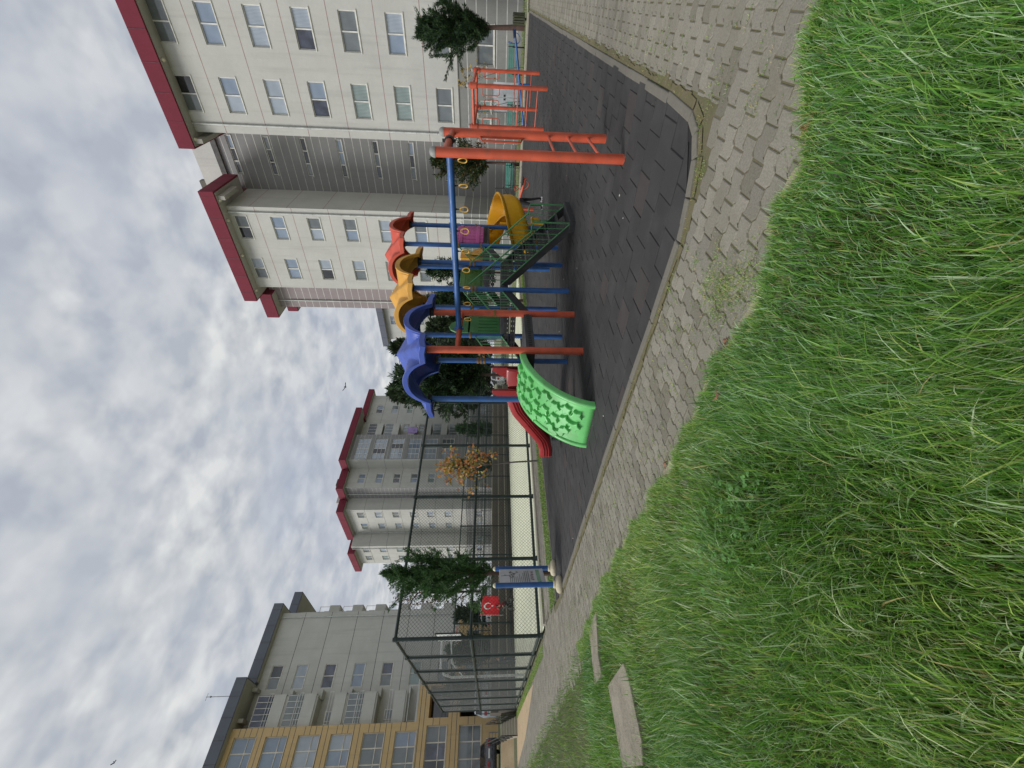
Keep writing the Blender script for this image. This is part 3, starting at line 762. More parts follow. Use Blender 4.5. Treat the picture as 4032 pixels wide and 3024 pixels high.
# stairs: stringers, perforated treads, railings with thin balusters
def perforated(b, p0, ax, ay, nx, ny, th, lx, ly):
    """plate with rows of holes: strips leaving square holes"""
    p0 = Vector(p0); ax = Vector(ax); ay = Vector(ay); az = ax.cross(ay)
    Mx = Matrix(((ax.x,ay.x,az.x,p0.x),(ax.y,ay.y,az.y,p0.y),(ax.z,ay.z,az.z,p0.z),(0,0,0,1)))
    dx, dy = lx/nx, ly/ny
    for j in range(ny+1): 
        w = dy*.31
        b.box(0, lx, max(0,j*dy-w), min(ly,j*dy+w), 0, th, 0, Mx)
    for i in range(nx+1):
        w = dx*.3
        for j in range(ny): b.box(max(0,i*dx-w), min(lx,i*dx+w), j*dy+dy*.31, (j+1)*dy-dy*.31, 0, th, 0, Mx)
def staircase(name, lab, top, bot, width_vec, nsteps, rail_h, newel=True, tread_d=.24, railtop=None):
    """top/bot: ends of the near stringer's upper edge; width_vec to the other stringer"""
    top = Vector(top); bot = Vector(bot); W = Vector(width_vec); run = bot-top
    hd = Vector((run.x,run.y,0)).normalized()
    c = thing(name, None, None); c.parent = PS; c.location = L(top); c['label'] = lab
    for k in (0,1):
        o = W*k
        b = MB(); d = .2
        pr = [Vector((0,0,.0)), run, run+Vector((0,0,-min(d,.2))), Vector((0,0,-d))]
        tk = W.normalized()*.028
        vs = [p+o for p in pr]+[p+o+tk*(1 if k == 0 else -1) for p in pr]
        b.add(vs, [(0,1,2,3),(7,6,5,4),(0,4,5,1),(1,5,6,2),(2,6,7,3),(3,7,4,0)])
        b.build('stringer', M['black_metal'], c, bevel=.004)
        e = MB(); e.beam(o+Vector((0,0,.008)), o+run+Vector((0,0,.008)), .04, .012); e.build('stringer_cap', M['green_rail'], c)
        r = MB(); up = Vector((0,0,rail_h)); pr_ = .0165
        P0 = o+up; 
        if newel:
            q = o+run*.86+up*.86; P1 = q; P2 = o+run+Vector((0,0,rail_h*.86-.02))+hd*.0
            P2 = o+run*1.0+Vector((0,0,(P1.z-(run*1.0).z)*1.0)); P2 = Vector((P2.x,P2.y,P1.z)) 
            r.tube([P0, o+run*.42+up*.93, P1, (P1*.5+P2*.5)+Vector((0,0,-.005)), P2+Vector((0,0,-.03)), o+run+Vector((0,0,.02))], pr_, 8)
        else:
            r.tube([o+Vector((0,0,.02))-hd*.0, P0-Vector((0,0,.04)), P0+hd*.03, o+run+up-hd*.03, o+run+up-Vector((0,0,.04)), o+run+Vector((0,0,.02))], pr_, 8)
        nb = max(5, int(Vector((run.x,run.y,0)).length/.105))
        for i in range(1, nb):
            t = i/nb; base = o+run*t
            zt = rail_h if not newel else (rail_h*(1-.07*t/.42) if t < .42 else rail_h*(.93-.07*(t-.42)/.44)) if t < .86 else (o+run*.86+up*.86).z-base.z
            r.tube([base, base+Vector((0,0,zt))], .0085, 6, cap=False)
        r.build('handrail', M['green_rail'], c, smooth=40)
    for i in range(nsteps):
        t = (i+1)/(nsteps+1) if nsteps > 1 else .5
        p = run*t
        b = MB(); w = W.length-.06
        perforated(b, p+W.normalized()*.03-hd*tread_d*.5+Vector((0,0,-.02)), W.normalized(), hd if W.normalized().cross(hd).z > 0 else hd, 9, 3, .012, w, tread_d)
        if i < nsteps or True:
            rise = abs(run.z)/(nsteps+1)
            q = p+W.normalized()*.03+hd*(-tread_d*.5 if run.z < 0 else tread_d*.5)+Vector((0,0,-.02))
            perforated(b, q, W.normalized(), Vector((0,0,1)), 9, 2, .01, w, rise*.8)
        b.build('step', M['black_metal'], c)
    return c
staircase('staircase','main green and black stair rising from the ground to the middle tower',(8.52,4.75,1.50),(8.70,3.42,.10),(1.02,0,0),5,.70)
b = MB(); b.box(8.66-OX,9.76-OX,3.36-OY,3.60-OY,0,.13); b.build('stair_foot', M['black_metal'], PS, bevel=.006)
staircase('bridge_stair','short stair between the middle tower and the blue roofed tower',(8.40,4.84,1.46),(7.54,4.84,1.08),(0,1.19,0),2,.62,newel=False)
staircase('bridge_stair','short stair between the red roofed tower and the middle tower',(10.58,4.84,1.91),(9.70,4.84,1.53),(0,1.19,0),2,.62,newel=False)
# barrel shaped guard panels
def barrel_panel(lab, x0, x1, y, z0, z1, mat, out, bulge=.14, n=9, bands=True):
    c = MB(); W = x1-x0
    def off(t, s): return out*(bulge*(1-(2*t-1)**2)*.9+.02*0)
    for i in range(n):
        t0, t1 = (i+.06)/n, (i+.94)/n
        for k in range(6):
            u0, u1 = k/6, (k+1)/6
            bz = lambda u: 1-.10*(2*u-1)**2
            def pt(t, u, d): 
                xx = x0 + W*(.5+(t-.5)*bz(u))
                return (xx-OX, y+off(t,u)+d*out-OY, z0+(z1-z0)*u)
            c.add([pt(t0,u0,0),pt(t1,u0,0),pt(t1,u1,0),pt(t0,u1,0),pt(t0,u0,.035),pt(t1,u0,.035),pt(t1,u1,.035),pt(t0,u1,.035)],
                  [(0,1,2,3),(7,6,5,4),(0,4,5,1),(1,5,6,2),(2,6,7,3),(3,7,4,0)])
    o = c.build('guard_panel', mat, PS, smooth=40, bevel=.005); o['label'] = lab
    d = MB()
    for zz in (z0+(z1-z0)*.2, z0+(z1-z0)*.84):
        pts = [(x0+W*t-OX, y+off(t,0)+out*.02-OY, zz) for t in [k/12 for k in range(13)]]
        vs = []
        for p in pts:
            for dy, dz in ((-.03,-.045),(.03,-.045),(.03,.045),(-.03,.045)): vs.append((p[0], p[1]+dy, p[2]+dz))
        d.add(vs, [(i*4+k,(i+1)*4+k,(i+1)*4+(k+1)%4,i*4+(k+1)%4) for i in range(12) for k in range(4)]+[(0,1,2,3),(51,50,49,48)])
    d.build('panel_band', mat, o, smooth=40, bevel=.008)
barrel_panel('pink barrel shaped guard panel', XR[0]+.07, XR[1]-.07, YN, ZR-.02, ZR+.66, M['pink'], -1)
barrel_panel('green slatted guard panel on the far side of the red roofed tower', XR[0]+.07, XR[1]-.07, YF, ZR-.02, ZR+.66, M['panel_green'], 1, .05)
b = MB()                                                             # green cut-out panel with a tall rounded lobe
pl = [(0,0),(1.06,0),(1.06,.55),(.98,.62),(.84,.60),(.7,.68),(.58,.86),(.50,1.05),(.40,1.17),(.26,1.22),(.12,1.17),(.04,1.05),(.03,.8),(.0,.6)]
b.prism(pl, -.02, .02, Matrix(((1,0,0,XY[0]+.08-OX),(0,0,-1,YF-OY),(0,1,0,ZY),(0,0,0,1))))
for k in range(7): b.box(XY[0]+.16-OX+k*.14, XY[0]+.185-OX+k*.14, YF-.035-OY, YF-.02-OY, ZY+.06, ZY+.52)
o = b.build('guard_panel', M['panel_green'], PS, bevel=.006); o['label'] = 'green cut-out guard panel with a tall rounded lobe'
b = MB(); b.box(XY[0]+.07-OX,XY[1]-.07-OX,YF-.02-OY,YF+.02-OY,ZY+.72,ZY+.76); b.build('guard_rail', M['green_rail'], PS)
def guard_rail(x, lab=None):
    b = MB(); b.tube(Ls([(x,YN+.07,ZR+.05),(x,YN+.07,ZR+.62),(x,YN+.30,ZR+.62),(x,YN+.30,ZR+.05)]), .012, 6); b.tube(Ls([(x,YF-.07,ZR+.05),(x,YF-.07,ZR+.62),(x,YF-.30,ZR+.62),(x,YF-.30,ZR+.05)]), .012, 6)
    b.tube(Ls([(x,YN+.18,ZR+.05),(x,YN+.18,ZR+.62)]), .008, 6); b.build('guard_rail', M['green_rail'], PS, smooth=40)
guard_rail(XR[1]+.0)
# yellow spiral slide
prof = [(-.30,.44),(-.33,.50),(-.29,.51),(-.26,.44),(-.23,.14),(-.14,.02),(0,0),(.14,.02),(.22,.10),(.25,.26),(.27,.31),(.31,.30),(.29,.25)]
RS = .54; c0 = Vector((XR[1]+.36, 5.43-.56)); path = []; lats = []
for k in range(5): path.append((XR[1]-.06+.42*k/5, 5.43, ZR+.02-.38*(k/5)**1.4)); lats.append(Vector((0,1,0)))
NS = 80; TOT = math.radians(398)
for k in range(NS+1):
    t = k/NS; a = pi/2 - TOT*t
    path.append((c0.x+RS*cos(a), c0.y+(RS+.02)*sin(a), 1.53-1.25*t)); lat = Vector((cos(a), sin(a), .16*min(1,t*6)*min(1,(1-t)*6))).normalized(); lats.append(lat)
last = Vector(path[-1]); dirn = (last-Vector(path[-2])).normalized(); 
for k in range(1,5): path.append(tuple(last+Vector((dirn.x,dirn.y,0)).normalized()*.11*k+Vector((0,0,-.012*k+.003*k*k)))); lats.append(lats[-1])
prof = [(-p[0], p[1]) for p in prof]
b = MB(); b.sweep(Ls(path), prof, lats=lats)
o = b.build('spiral_slide', M['slide_yellow'], PS, smooth=50, solid=.018); o['label'] = 'yellow plastic spiral slide'
b = MB(); b.tube(Ls([(c0.x,c0.y,0),(c0.x,c0.y,1.5)]), .05, 14)
b.build('slide_support', M['slide_yellow'], o, smooth=40)
b = MB()
for s in (-1,1):
    y = 5.43+.34*s; b.box(XR[1]-.03-OX, XR[1]+.42-OX, y-.035-OY, y+.035-OY, ZR-.05, ZR+.68)
    b.box(XR[1]-.03-OX, XR[1]+.03-OX, y+(.036 if s > 0 else -.20)-OY, y+(.20 if s > 0 else -.036)-OY, ZR-.02, ZR+.68)
b.build('slide_entrance', M['slide_yellow'], o, bevel=.02)
# red straight slide leaving the blue roofed tower on the far left side
path = []
for t in np.linspace(0,1,26):
    y = YF-.02+2.18*t
    s = np.interp(t,[0,.16,.30,.74,.88,1],[0,.0,.10,.72,.80,.82]); path.append((6.92, y, ZB+.02-s))
prof = [(-.36,-.02),(-.36,.24),(-.34,.28),(-.30,.28),(-.28,.24),(-.26,.03),(-.2,0),(.2,0),(.26,.03),(.28,.24),(.30,.28),(.34,.28),(.36,.24),(.36,-.02)]
b = MB(); b.sweep(Ls(path), prof)
ss = b.build('straight_slide', M['slide_red'], PS, smooth=45, solid=.015); ss['label'] = 'dark red plastic straight slide'
b = MB()
for sx in (-.385,.385):
    for h in (.06,.12,.18): b.tube(Ls([(6.92+sx, p[1], p[2]+h) for p in path[1:]]), .012, 6)
    pts = [(YF,ZB),(YF+.34,ZB),(YF+.34,ZB+.16),(YF+.24,ZB+.42),(YF+.08,ZB+.62),(YF,ZB+.62)]
    b.prism(pts, -.03, .03, Matrix(((0,0,1,6.92+sx*.94-OX),(1,0,0,-OY),(0,1,0,0),(0,0,0,1))))
b.build('side_rib', M['slide_red'], ss, smooth=40, bevel=.006)
b = MB(); b.tube(Ls([(6.92,8.0,.02),(6.92,8.0,.22)]), .04, 10); b.build('slide_support', M['chrome'], ss, smooth=40)
# light green climbing ramp
def ramp_z(u): return 1.12*max(0,(1-(u/1.34)**1.75))**.62
us = [1.34*(1-(1-k/22)**1.5) for k in range(23)]
b = MB(); vs = []; y0, y1 = 4.88, 5.84; ny = 16
for u in us:
    for j in range(ny+1): vs.append((XB[0]-.02-u-OX, y0+(y1-y0)*j/ny-OY, ramp_z(u)))
b.add(vs, [(i*(ny+1)+j, i*(ny+1)+j+1, (i+1)*(ny+1)+j+1, (i+1)*(ny+1)+j) for i in range(22) for j in range(ny)])
rp = b.build('climbing_ramp', M['climb_green'], PS, smooth=60, solid=.05); rp['label'] = 'light green moulded climbing ramp with knobs'
for y in (y0, y1):
    b = MB(); vs = []
    for i, u in enumerate(us):
        z = ramp_z(u); x = XB[0]-.02-u
        du = .02; n = Vector((-(ramp_z(min(u+du,1.34))-ramp_z(max(u-du,0)))/(min(u+du,1.34)-max(u-du,0)), 0, 1)); n = Vector((-n.x*-1*-1,0,1)); 
        sl = (ramp_z(min(u+du,1.339))-ramp_z(max(u-du,0)))/(min(u+du,1.339)-max(u-du,0)); n = Vector((sl,0,1)).normalized()
        for dy, dn in ((-.045,-.05),(-.045,.035),(-.025,.055),(.025,.055),(.045,.035),(.045,-.05)):
            q = Vector((x, y+dy, z)) + n*dn; q.z = max(q.z, 0); vs.append((q.x-OX, q.y-OY, q.z))
    b.add(vs, [(i*6+k, i*6+(k+1)%6, (i+1)*6+(k+1)%6, (i+1)*6+k) for i in range(22) for k in range(6)])
    b.build('ramp_edge', M['climb_green'], rp, smooth=50)
def star(n, r0, r1, ph_=0): return [((r0 if k%2 else r1)*cos(ph_+pi*k/n), (r0 if k%2 else r1)*sin(ph_+pi*k/n)) for k in range(2*n)]
def wave(): return [(-.09,-.035),(-.05,-.02),(0,-.045),(.05,-.02),(.09,-.04),(.085,.03),(.05,.045),(0,.02),(-.05,.045),(-.085,.03)]
hx = 0
for i, u in enumerate((.15,.35,.55,.74,.91,1.06,1.18,1.27)):
    for j in range(3):
        y = y0+.19+(j+(.25 if i%2 else 0))*.275+rng.normal(0,.02)
        if y > y1-.12: continue
        z = ramp_z(u); du = .02; sl = (ramp_z(u+du)-ramp_z(u-du))/(2*du); n = Vector((sl,0,1)).normalized(); t1 = Vector((0,1,0)); t2 = n.cross(t1); a = rng.uniform(0,6)
        Mx = Matrix(((t1.x,t2.x,n.x,XB[0]-.02-u-OX),(t1.y,t2.y,n.y,y-OY),(t1.z,t2.z,n.z,z),(0,0,0,1))) @ Matrix.Rotation(a,4,'Z')
        b = MB(); hx += 1
        b.prism(star(5,.07,.118) if hx%3 else [(p[0]*1.5,p[1]*2.0) for p in wave()], 0, .085, Mx)
        b.build('climbing_hold', M['climb_green'], rp, bevel=.016, segs=3)
# overhead bar with hanging handles and its ladder posts
MA, MBp = (5.99,1.51), (7.17,1.54)
for (x,y) in (MA, MBp): post(x,y,2.40,M['orange'],.062,cap=True)
b = MB(); b.tube(Ls([(MA[0],MA[1],2.27),(MBp[0],MBp[1],2.27)]), .047, 14); b.build('cross_beam', M['orange'], PS, smooth=40)
b = MB(); b.tube(Ls([(XB[0],YN,2.30),(XB[1],YN,2.30)]), .05, 14); b.build('cross_beam', M['orange'], PS, smooth=40)
T0, T1 = Vector((6.60,1.52,2.27)), Vector((6.92,4.80,2.31)); dT = (T1-T0).normalized()
b = MB(); b.tube(Ls([T0, T1]), .05, 16); ob = b.build('overhead_bar', M['blue'], PS, smooth=40); ob['label'] = 'long blue overhead bar'
for s, mt in ((-.02,M['black_metal']),(0,M['blue'])):
    b = MB(); p = T0+dT*.0 if s < 0 else T1
    b.tube(Ls([p+Vector((-.04,0,0)),p+Vector((.04,0,0))]), .064, 16)
    for dz in (-.07,.07): b.box(p.x-.02-OX,p.x+.02-OX,p.y-.02-OY,p.y+.02-OY,p.z+dz-.02,p.z+dz+.02)
    b.build('bar_clamp', mt, PS, smooth=40)
for k in range(9):                                                   # nine teardrop handles
    p = T0 + (T1-T0)*(.075+.107*k)
    b = MB(); b.tube(Ls([p+Vector((0,0,-.045)), p+Vector((0,0,-.105))]), .009, 6); b.ball(L(p+Vector((0,0,-.055))), .016, 8)
    h = b.build('hanging_handle', M['iron'], PS, smooth=40)
    t = rng.uniform(-.5,.9); ax = Vector((cos(t+1.2), sin(t+1.2), 0)); P = []
    for q in range(15):
        a = 2*pi*q/14; r_ = .042*sin(a)*(1 if a else 1); zz = -.17+.062*cos(a)
        wf = .55+.45*max(0,-cos(a)) ; P.append(p+ax*(r_*(.75+.5*(.5-.5*cos(a))*1.0))+Vector((0,0,zz-.0)))
    b = MB(); b.tube(Ls(P[:-1]), .0095, 6, closed=True); b.build('grip_loop', M['handle_yellow'], h, smooth=50)
for z in (.29,.585,.875):
    b = MB(); b.tube(Ls([(MA[0],MA[1],z),(MBp[0],MBp[1],z)]), .019, 10); b.build('rung', M['orange'], PS, smooth=40)
b = MB(); x, y = MBp; ux = Vector((-.75,.55,0)).normalized()*.062
b.tube(Ls([(x+ux.x*.9,y+ux.y*.9,1.87),(x+ux.x*2,y+ux.y*2,1.84),(x+ux.x*2.1,y+ux.y*2.1,1.28),(x+ux.x*.9,y+ux.y*.9,1.25)]), .017, 8); b.build('grab_handle', M['orange'], PS, smooth=40)
# ------------------------------------------------------------------ orange climbing frame on the right
CF = thing('climbing_frame', 'separate orange climbing frame of four posts with rungs in front of the benches', 'climbing frame', (18.1,2.75,0))
def cfl(p): return (p[0]-18.1, p[1]-2.75, p[2])
CP = [(16.36,2.19),(16.68,3.37),(19.77,2.17),(19.77,3.34)]
for i, (x,y) in enumerate(CP):
    b = MB(); b.tube([cfl((x,y,0)), cfl((x,y,2.5))], .062, 14); o = b.build('post', M['orange'], CF, smooth=40)
    c = MB(); zt = 2.5; c.lathe([(.066,zt-.012),(.067,zt+.01),(.055,zt+.035),(.034,zt+.055),(.004,zt+.062)], c=cfl((x,y,0)), n=14); c.build('cap', M['cap'], o, smooth=50)
    c = MB(); c.lathe([(.064,2.22),(.09,2.24),(.09,2.44),(.064,2.46)], c=cfl((x,y,0)), n=14); c.build('collar', M['orange'], o, smooth=40)
for p, q in ((0,1),(2,3),(0,2),(1,3)):
    b = MB(); b.tube([cfl(CP[p]+(2.36,)), cfl(CP[q]+(2.36,))], .046, 12); b.build('top_beam', M['orange'], CF, smooth=40)
for p, q in ((0,1),(2,3)):
    for z in (.32,.63,.94):
        b = MB(); b.tube([cfl(CP[p]+(z,)), cfl(CP[q]+(z,))], .018, 8); b.build('rung', M['orange'], CF, smooth=40)
for i, s in ((0,1),(1,-1),(2,1),(3,-1)):
    x, y = CP[i]; b = MB()
    b.tube([cfl(p) for p in ((x,y+.05*s,2.08),(x,y+.22*s,2.07),(x,y+.25*s,2.02),(x,y+.25*s,1.58),(x,y+.22*s,1.53),(x,y+.05*s,1.52))], .014, 8); b.build('grab_handle', M['orange'], CF, smooth=40)
# ------------------------------------------------------------------ seesaws
def seesaw(name, lab, a, b2, mat, piv_h, group='seesaws'):
    a = Vector(a); b2 = Vector(b2); m = (a+b2)/2; m0 = Vector((m.x,m.y,0))
    t = thing(name, lab, 'seesaw', m0, 0, group); d = (b2-a).normalized(); up = Vector((0,0,1)); side = Vector((-d.y,d.x,0)).normalized()
    b = MB(); b.tube([a-m0, b2-m0], .05, 12); b.build('beam', mat, t, smooth=40)
    b = MB(); b.tube([(0,0,0),(0,0,m.z)], .055, 12); b.tube([side*-.12+Vector((0,0,m.z-.02)), side*.12+Vector((0,0,m.z-.02))], .07, 12); b.build('pivot_post', mat, t, smooth=40)
    for e, s in ((a,1),(b2,-1)):
        p = e-m0
        b = MB(); q = p+d*s*.16+up*.06; 
        Mx = Matrix(((d.x,side.x,0,q.x),(d.y,side.y,0,q.y),(d.z,0,1,q.z),(0,0,0,1)))
        b.box(-.16,.16,-.11,.11,0,.03,0,Mx); b.build('seat', M['rubber'], t, bevel=.012)
        b = MB(); q = p+d*s*.52
        b.tube([q, q+up*.16-d*s*.02, q+up*.24+side*.13-d*s*.04, q+up*.30+side*.14-d*s*.05, q+up*.33-d*s*.05, q+up*.30-side*.14-d*s*.05, q+up*.24-side*.13-d*s*.04, q+up*.16-d*s*.02], .015, 8); b.build('handle', mat, t, smooth=50)
        b = MB(); q = p+d*s*.1; b.tube([q+d*s*(.22+.2*cos(u))*1.0-up*(.2*sin(u)) for u in np.linspace(0,pi,11)], .014, 8); b.build('bumper_loop', mat, t, smooth=50)
    return t
seesaw('seesaw','long blue seesaw tilted in front of the teal benches',(24.4,1.15,.84),(24.75,5.2,.20),M['blue'],.55)
seesaw('seesaw','orange red seesaw behind the yellow slide with a low right end',(18.0,5.35,.46),(19.0,8.1,.98),M['orange'],.7)
# ------------------------------------------------------------------ buildings
WC = {}
def rect_break(vals, lo, hi): return sorted(set([lo, hi] + [v for v in vals if lo < v < hi]))
def facade(parent, name, o, u, Lw, z0, z1, holes, mats, joints=(), vj=(), jw=.035, depth=.16, jmat=1):
    """wall seen from outside: o = its left end, u = direction to the right; real openings with reveals, joint strips 3 mm proud"""
    u = Vector((u[0],u[1],0)).normalized(); w = Vector((u.y,-u.x,0)); o = Vector((o[0],o[1],0))
    P = lambda s, z, d=0: o + u*s + Vector((0,0,z)) - w*d
    b = MB()
    us = rect_break([h[0] for h in holes]+[h[1] for h in holes], 0, Lw); zs = rect_break([h[2] for h in holes]+[h[3] for h in holes], z0, z1)
    for s0, s1 in zip(us, us[1:]):
        for a0, a1 in zip(zs, zs[1:]):
            sm, zm = (s0+s1)/2, (a0+a1)/2
            if any(h[0] < sm < h[1] and h[2] < zm < h[3] for h in holes): continue
            b.quad(P(s0,a0), P(s1,a0), P(s1,a1), P(s0,a1))
    for h in holes:
        s0,s1,a0,a1 = h[:4]
        dd = h[4] if len(h) > 4 else depth
        b.quad(P(s0,a0),P(s0,a1),P(s0,a1,dd),P(s0,a0,dd)); b.quad(P(s1,a1),P(s1,a0),P(s1,a0,dd),P(s1,a1,dd))
        b.quad(P(s0,a1),P(s1,a1),P(s1,a1,dd),P(s0,a1,dd)); b.quad(P(s1,a0),P(s0,a0),P(s0,a0,dd),P(s1,a0,dd))
    def strip(s0, s1, a0, a1):
        b.quad(P(s0,a0,-.003), P(s1,a0,-.003), P(s1,a1,-.003), P(s0,a1,-.003), jmat)
    for z in joints:
        if not (z0 < z < z1): continue
        cuts = [(max(0,h[0]), min(Lw,h[1])) for h in holes if h[2]-.03 < z < h[3]+.03]
        s = 0
        for c0, c1 in sorted(cuts):
            if c0 > s: strip(s, c0, z-jw/2, z+jw/2)
            s = max(s, c1)
        if s < Lw: strip(s, Lw, z-jw/2, z+jw/2)
    for s in vj: strip(s-jw/2, s+jw/2, z0, z1)
    l = parent.location; b.v = [(x-l.x, y-l.y, z-l.z) for x,y,z in b.v]
    return b.build(name, mats, parent)
def window(parent, o, u, h, cols=2, rows=(), frame='frame', panes=None, sill=True, ins=.09, fw=.055, open_=None):
    """frame with mullions in the opening, panes as its sub-parts"""
    s0,s1,a0,a1 = h[:4]; W, H = s1-s0, a1-a0
    key = (round(W,2),round(H,2),cols,tuple(rows),frame,sill,fw)
    u = Vector((u[0],u[1],0)).normalized(); w = Vector((u.y,-u.x,0))
    if key not in WC:
        b = MB(); d0, d1 = ins-.02, ins+.05
        bx = lambda x0,x1,z0,z1,e=0: b.box(x0,x1,d0-e,d1,z0,z1)
        bx(0,fw,0,H); bx(W-fw,W,0,H); bx(fw,W-fw,0,fw); bx(fw,W-fw,H-fw,H)
        for k in range(1,cols): bx(W*k/cols-fw*.65, W*k/cols+fw*.65, fw, H-fw, .004)
        rz = [H*r for r in rows]
        for z in rz:
            for k in range(cols): bx(W*k/cols+fw*.66, W*(k+1)/cols-fw*.66, z-fw*.45, z+fw*.45, .002)
        if sill: b.box(-.05, W+.05, -.045, .15, -.06, -.003)
        fr = bpy.data.meshes.new('window'); fr.from_pydata(b.v, [], b.f); fr.materials.append(M[frame])
        ps = []
        for k in range(cols):
            q = MB(); y = ins+.03
            q.quad((W*k/cols+fw*.4,y,fw*.5),(W*(k+1)/cols-fw*.4,y,fw*.5),(W*(k+1)/cols-fw*.4,y,H-fw*.5),(W*k/cols+fw*.4,y,H-fw*.5))
            me = bpy.data.meshes.new('pane'); me.from_pydata(q.v,[],q.f); me.materials.append(M['g_mid']); ps.append(me)
        WC[key] = (fr, ps)
    fr, ps = WC[key]
    c = bpy.data.objects.new('window', fr); COL.objects.link(c); c.parent = parent
    p = Vector((o[0],o[1],0)) + u*s0 + Vector((0,0,a0)); c.location = p - parent.location
    c.rotation_euler = (0,0,math.atan2(u.y,u.x))
    base = panes if isinstance(panes, str) else (panes[0] if panes else random.choice(GL))
    for k, me in enumerate(ps):
        q = bpy.data.objects.new('pane', me); COL.objects.link(q); q.parent = c
        mt = panes[k] if isinstance(panes,(list,tuple)) else (base if random.random() < .8 else random.choice(GL))
        q.material_slots[0].link = 'OBJECT'; q.material_slots[0].material = M[mt]
    return c
def shift(parent, b):
    l = parent.location; b.v = [(x-l.x, y-l.y, z-l.z) for x,y,z in b.v]; return b
def wbox(parent, name, mats, boxes, bevel=0, smooth=None):
    b = MB()
    for q in boxes: b.box(*q)
    return shift(parent, b).build(name, mats, parent, bevel=bevel, smooth=smooth)
def pipe(parent, x, y, z0, z1, r=.055, mat='grey_pvc'):
    b = MB(); b.tube([(x,y,z0),(x,y,z1)], r, 10)
    z = z0+1.2
    while z < z1: b.lathe([(r+.003,z-.03),(r+.02,z-.02),(r+.02,z+.02),(r+.003,z+.03)], c=(x,y,0), n=10); z += 1.45
    return shift(parent, b).build('drainpipe', M[mat], parent, smooth=40)
def eave(parent, x0, x1, y0, y1, z0, z1, mat, seam=1.6):
    """flat roof slab with a sheet metal fascia and standing seams"""
    b = MB(); b.box(x0,x1,y0,y1,z0+.02,z1); 
    b.box(x0+.12,x1-.12,y0+.12,y1-.12,z0-.03,z0+.018,1)
    y = y0+.4
    while y < y1-.2: b.box(x0-.016,x0+.0,y-.02,y+.02,z0+.02,z1,2); y += seam
    x = x0+.4
    while x < x1-.2: b.box(x-.02,x+.02,y0-.016,y0,z0+.02,z1,2); x += seam
    dk = M['joint_dark'] if mat == 'eave_grey' else M['eave_seam']
    return shift(parent, b).build('roof', [M[mat], M['soffit'], dk], parent, bevel=.015)
M['eave_seam'] = paint('fascia_seam', C(96,36,50), .6, .2)

# ---- right apartment block (plane X = 34.9)
RB = thing('apartment_block', 'tall white plastered apartment block with dark red eaves behind the teal benches', 'apartment block', (34.9,8,0))
FX = 34.9; u = (0,-1); mats = [M['plaster'], M['joint_pink']]
sill = [21.28-2.785*k for k in range(7)]
jt = [6.28+2.79*k for k in range(6)]
def rows_for(cols, H, sl): return [(a,b,z,z+H) for z in sl for a,b in cols]
yl = 8.15
cols1 = [(yl-6.93,yl-4.92),(yl-3.27,yl-1.22),(yl+1.9,yl+3.9),(yl+5.6,yl+7.6)]
h1 = rows_for(cols1, 1.06, sill)
facade(RB,'wall',(FX,yl),u,16,4.15,22.3,h1,mats,jt)
PN1 = [['g_mid','g_mid'],['g_light','g_mid'],['g_blue','g_blue'],['g_light','g_light'],['g_light','g_light'],['g_navy','g_light'],['g_mid','g_mid']]
PN2 = [['g_mid','g_dark'],['g_light','g_blue'],['g_light','g_light'],['g_navy','g_blue'],['g_teal','g_teal'],['g_teal','g_teal'],['g_mid','g_mid']]
PN0 = [['g_mid','g_mid'],['g_blue','g_blue'],['g_light','g_light'],['g_navy','g_light'],['g_mid','g_mid'],['g_blue','g_light'],['g_mid','g_mid']]
for k, z in enumerate(sill):
    for c_, pn in zip(cols1, (PN2,PN0,PN1,PN1)): window(RB,(FX,yl),u,(c_[0],c_[1],z,z+1.06),panes=pn[k])
stp = [.34+.63*k for k in range(7)]
hp = [(yl-3.6,yl-1.49,1.77,2.87),(yl-6.25,yl-5.53,1.96,2.93),(yl-7.56,yl-6.58,1.96,2.93),(yl-6.17,yl-4.42,.06,1.88,.1),(yl+2,yl+4,1.77,2.87)]
facade(RB,'plinth',(FX+.02,yl),u,16,0,4.12,hp,[M['tile_plinth'],M['joint_white']],[z for z in stp if z < 4],jw=.05)
window(RB,(FX+.02,yl),u,hp[0],panes=['g_mid','g_mid']); window(RB,(FX+.02,yl),u,hp[4])
for q in (1,2): window(RB,(FX+.02,yl),u,hp[q],cols=1,panes=['g_teal'])
b = MB(); y0, y1 = 4.42, 6.17
dr = thing('door', None, None); dr.parent = RB; dr['label'] = 'light grey double steel door'
b.box(34.98,35.03,3.73-1.75+0*y0 if False else yl-(yl-y0) ,y0+.86,.08,1.87); b.box(34.98,35.03,y0+.89,y1,.08,1.87)
shift(RB,b).build('door_leaf', M['steel_door'], dr, bevel=.006)
b = MB(); b.box(34.955,34.98,y0+.72,y0+.82,.98,1.1); b.box(34.955,34.98,y0+.93,y0+1.03,.98,1.1); shift(RB,b).build('handle', M['iron'], dr)
b = MB(); b.box(34.86,34.89,-7.8,yl,4.12,4.16); shift(RB,b).build('drip_edge', M['soffit'], RB)
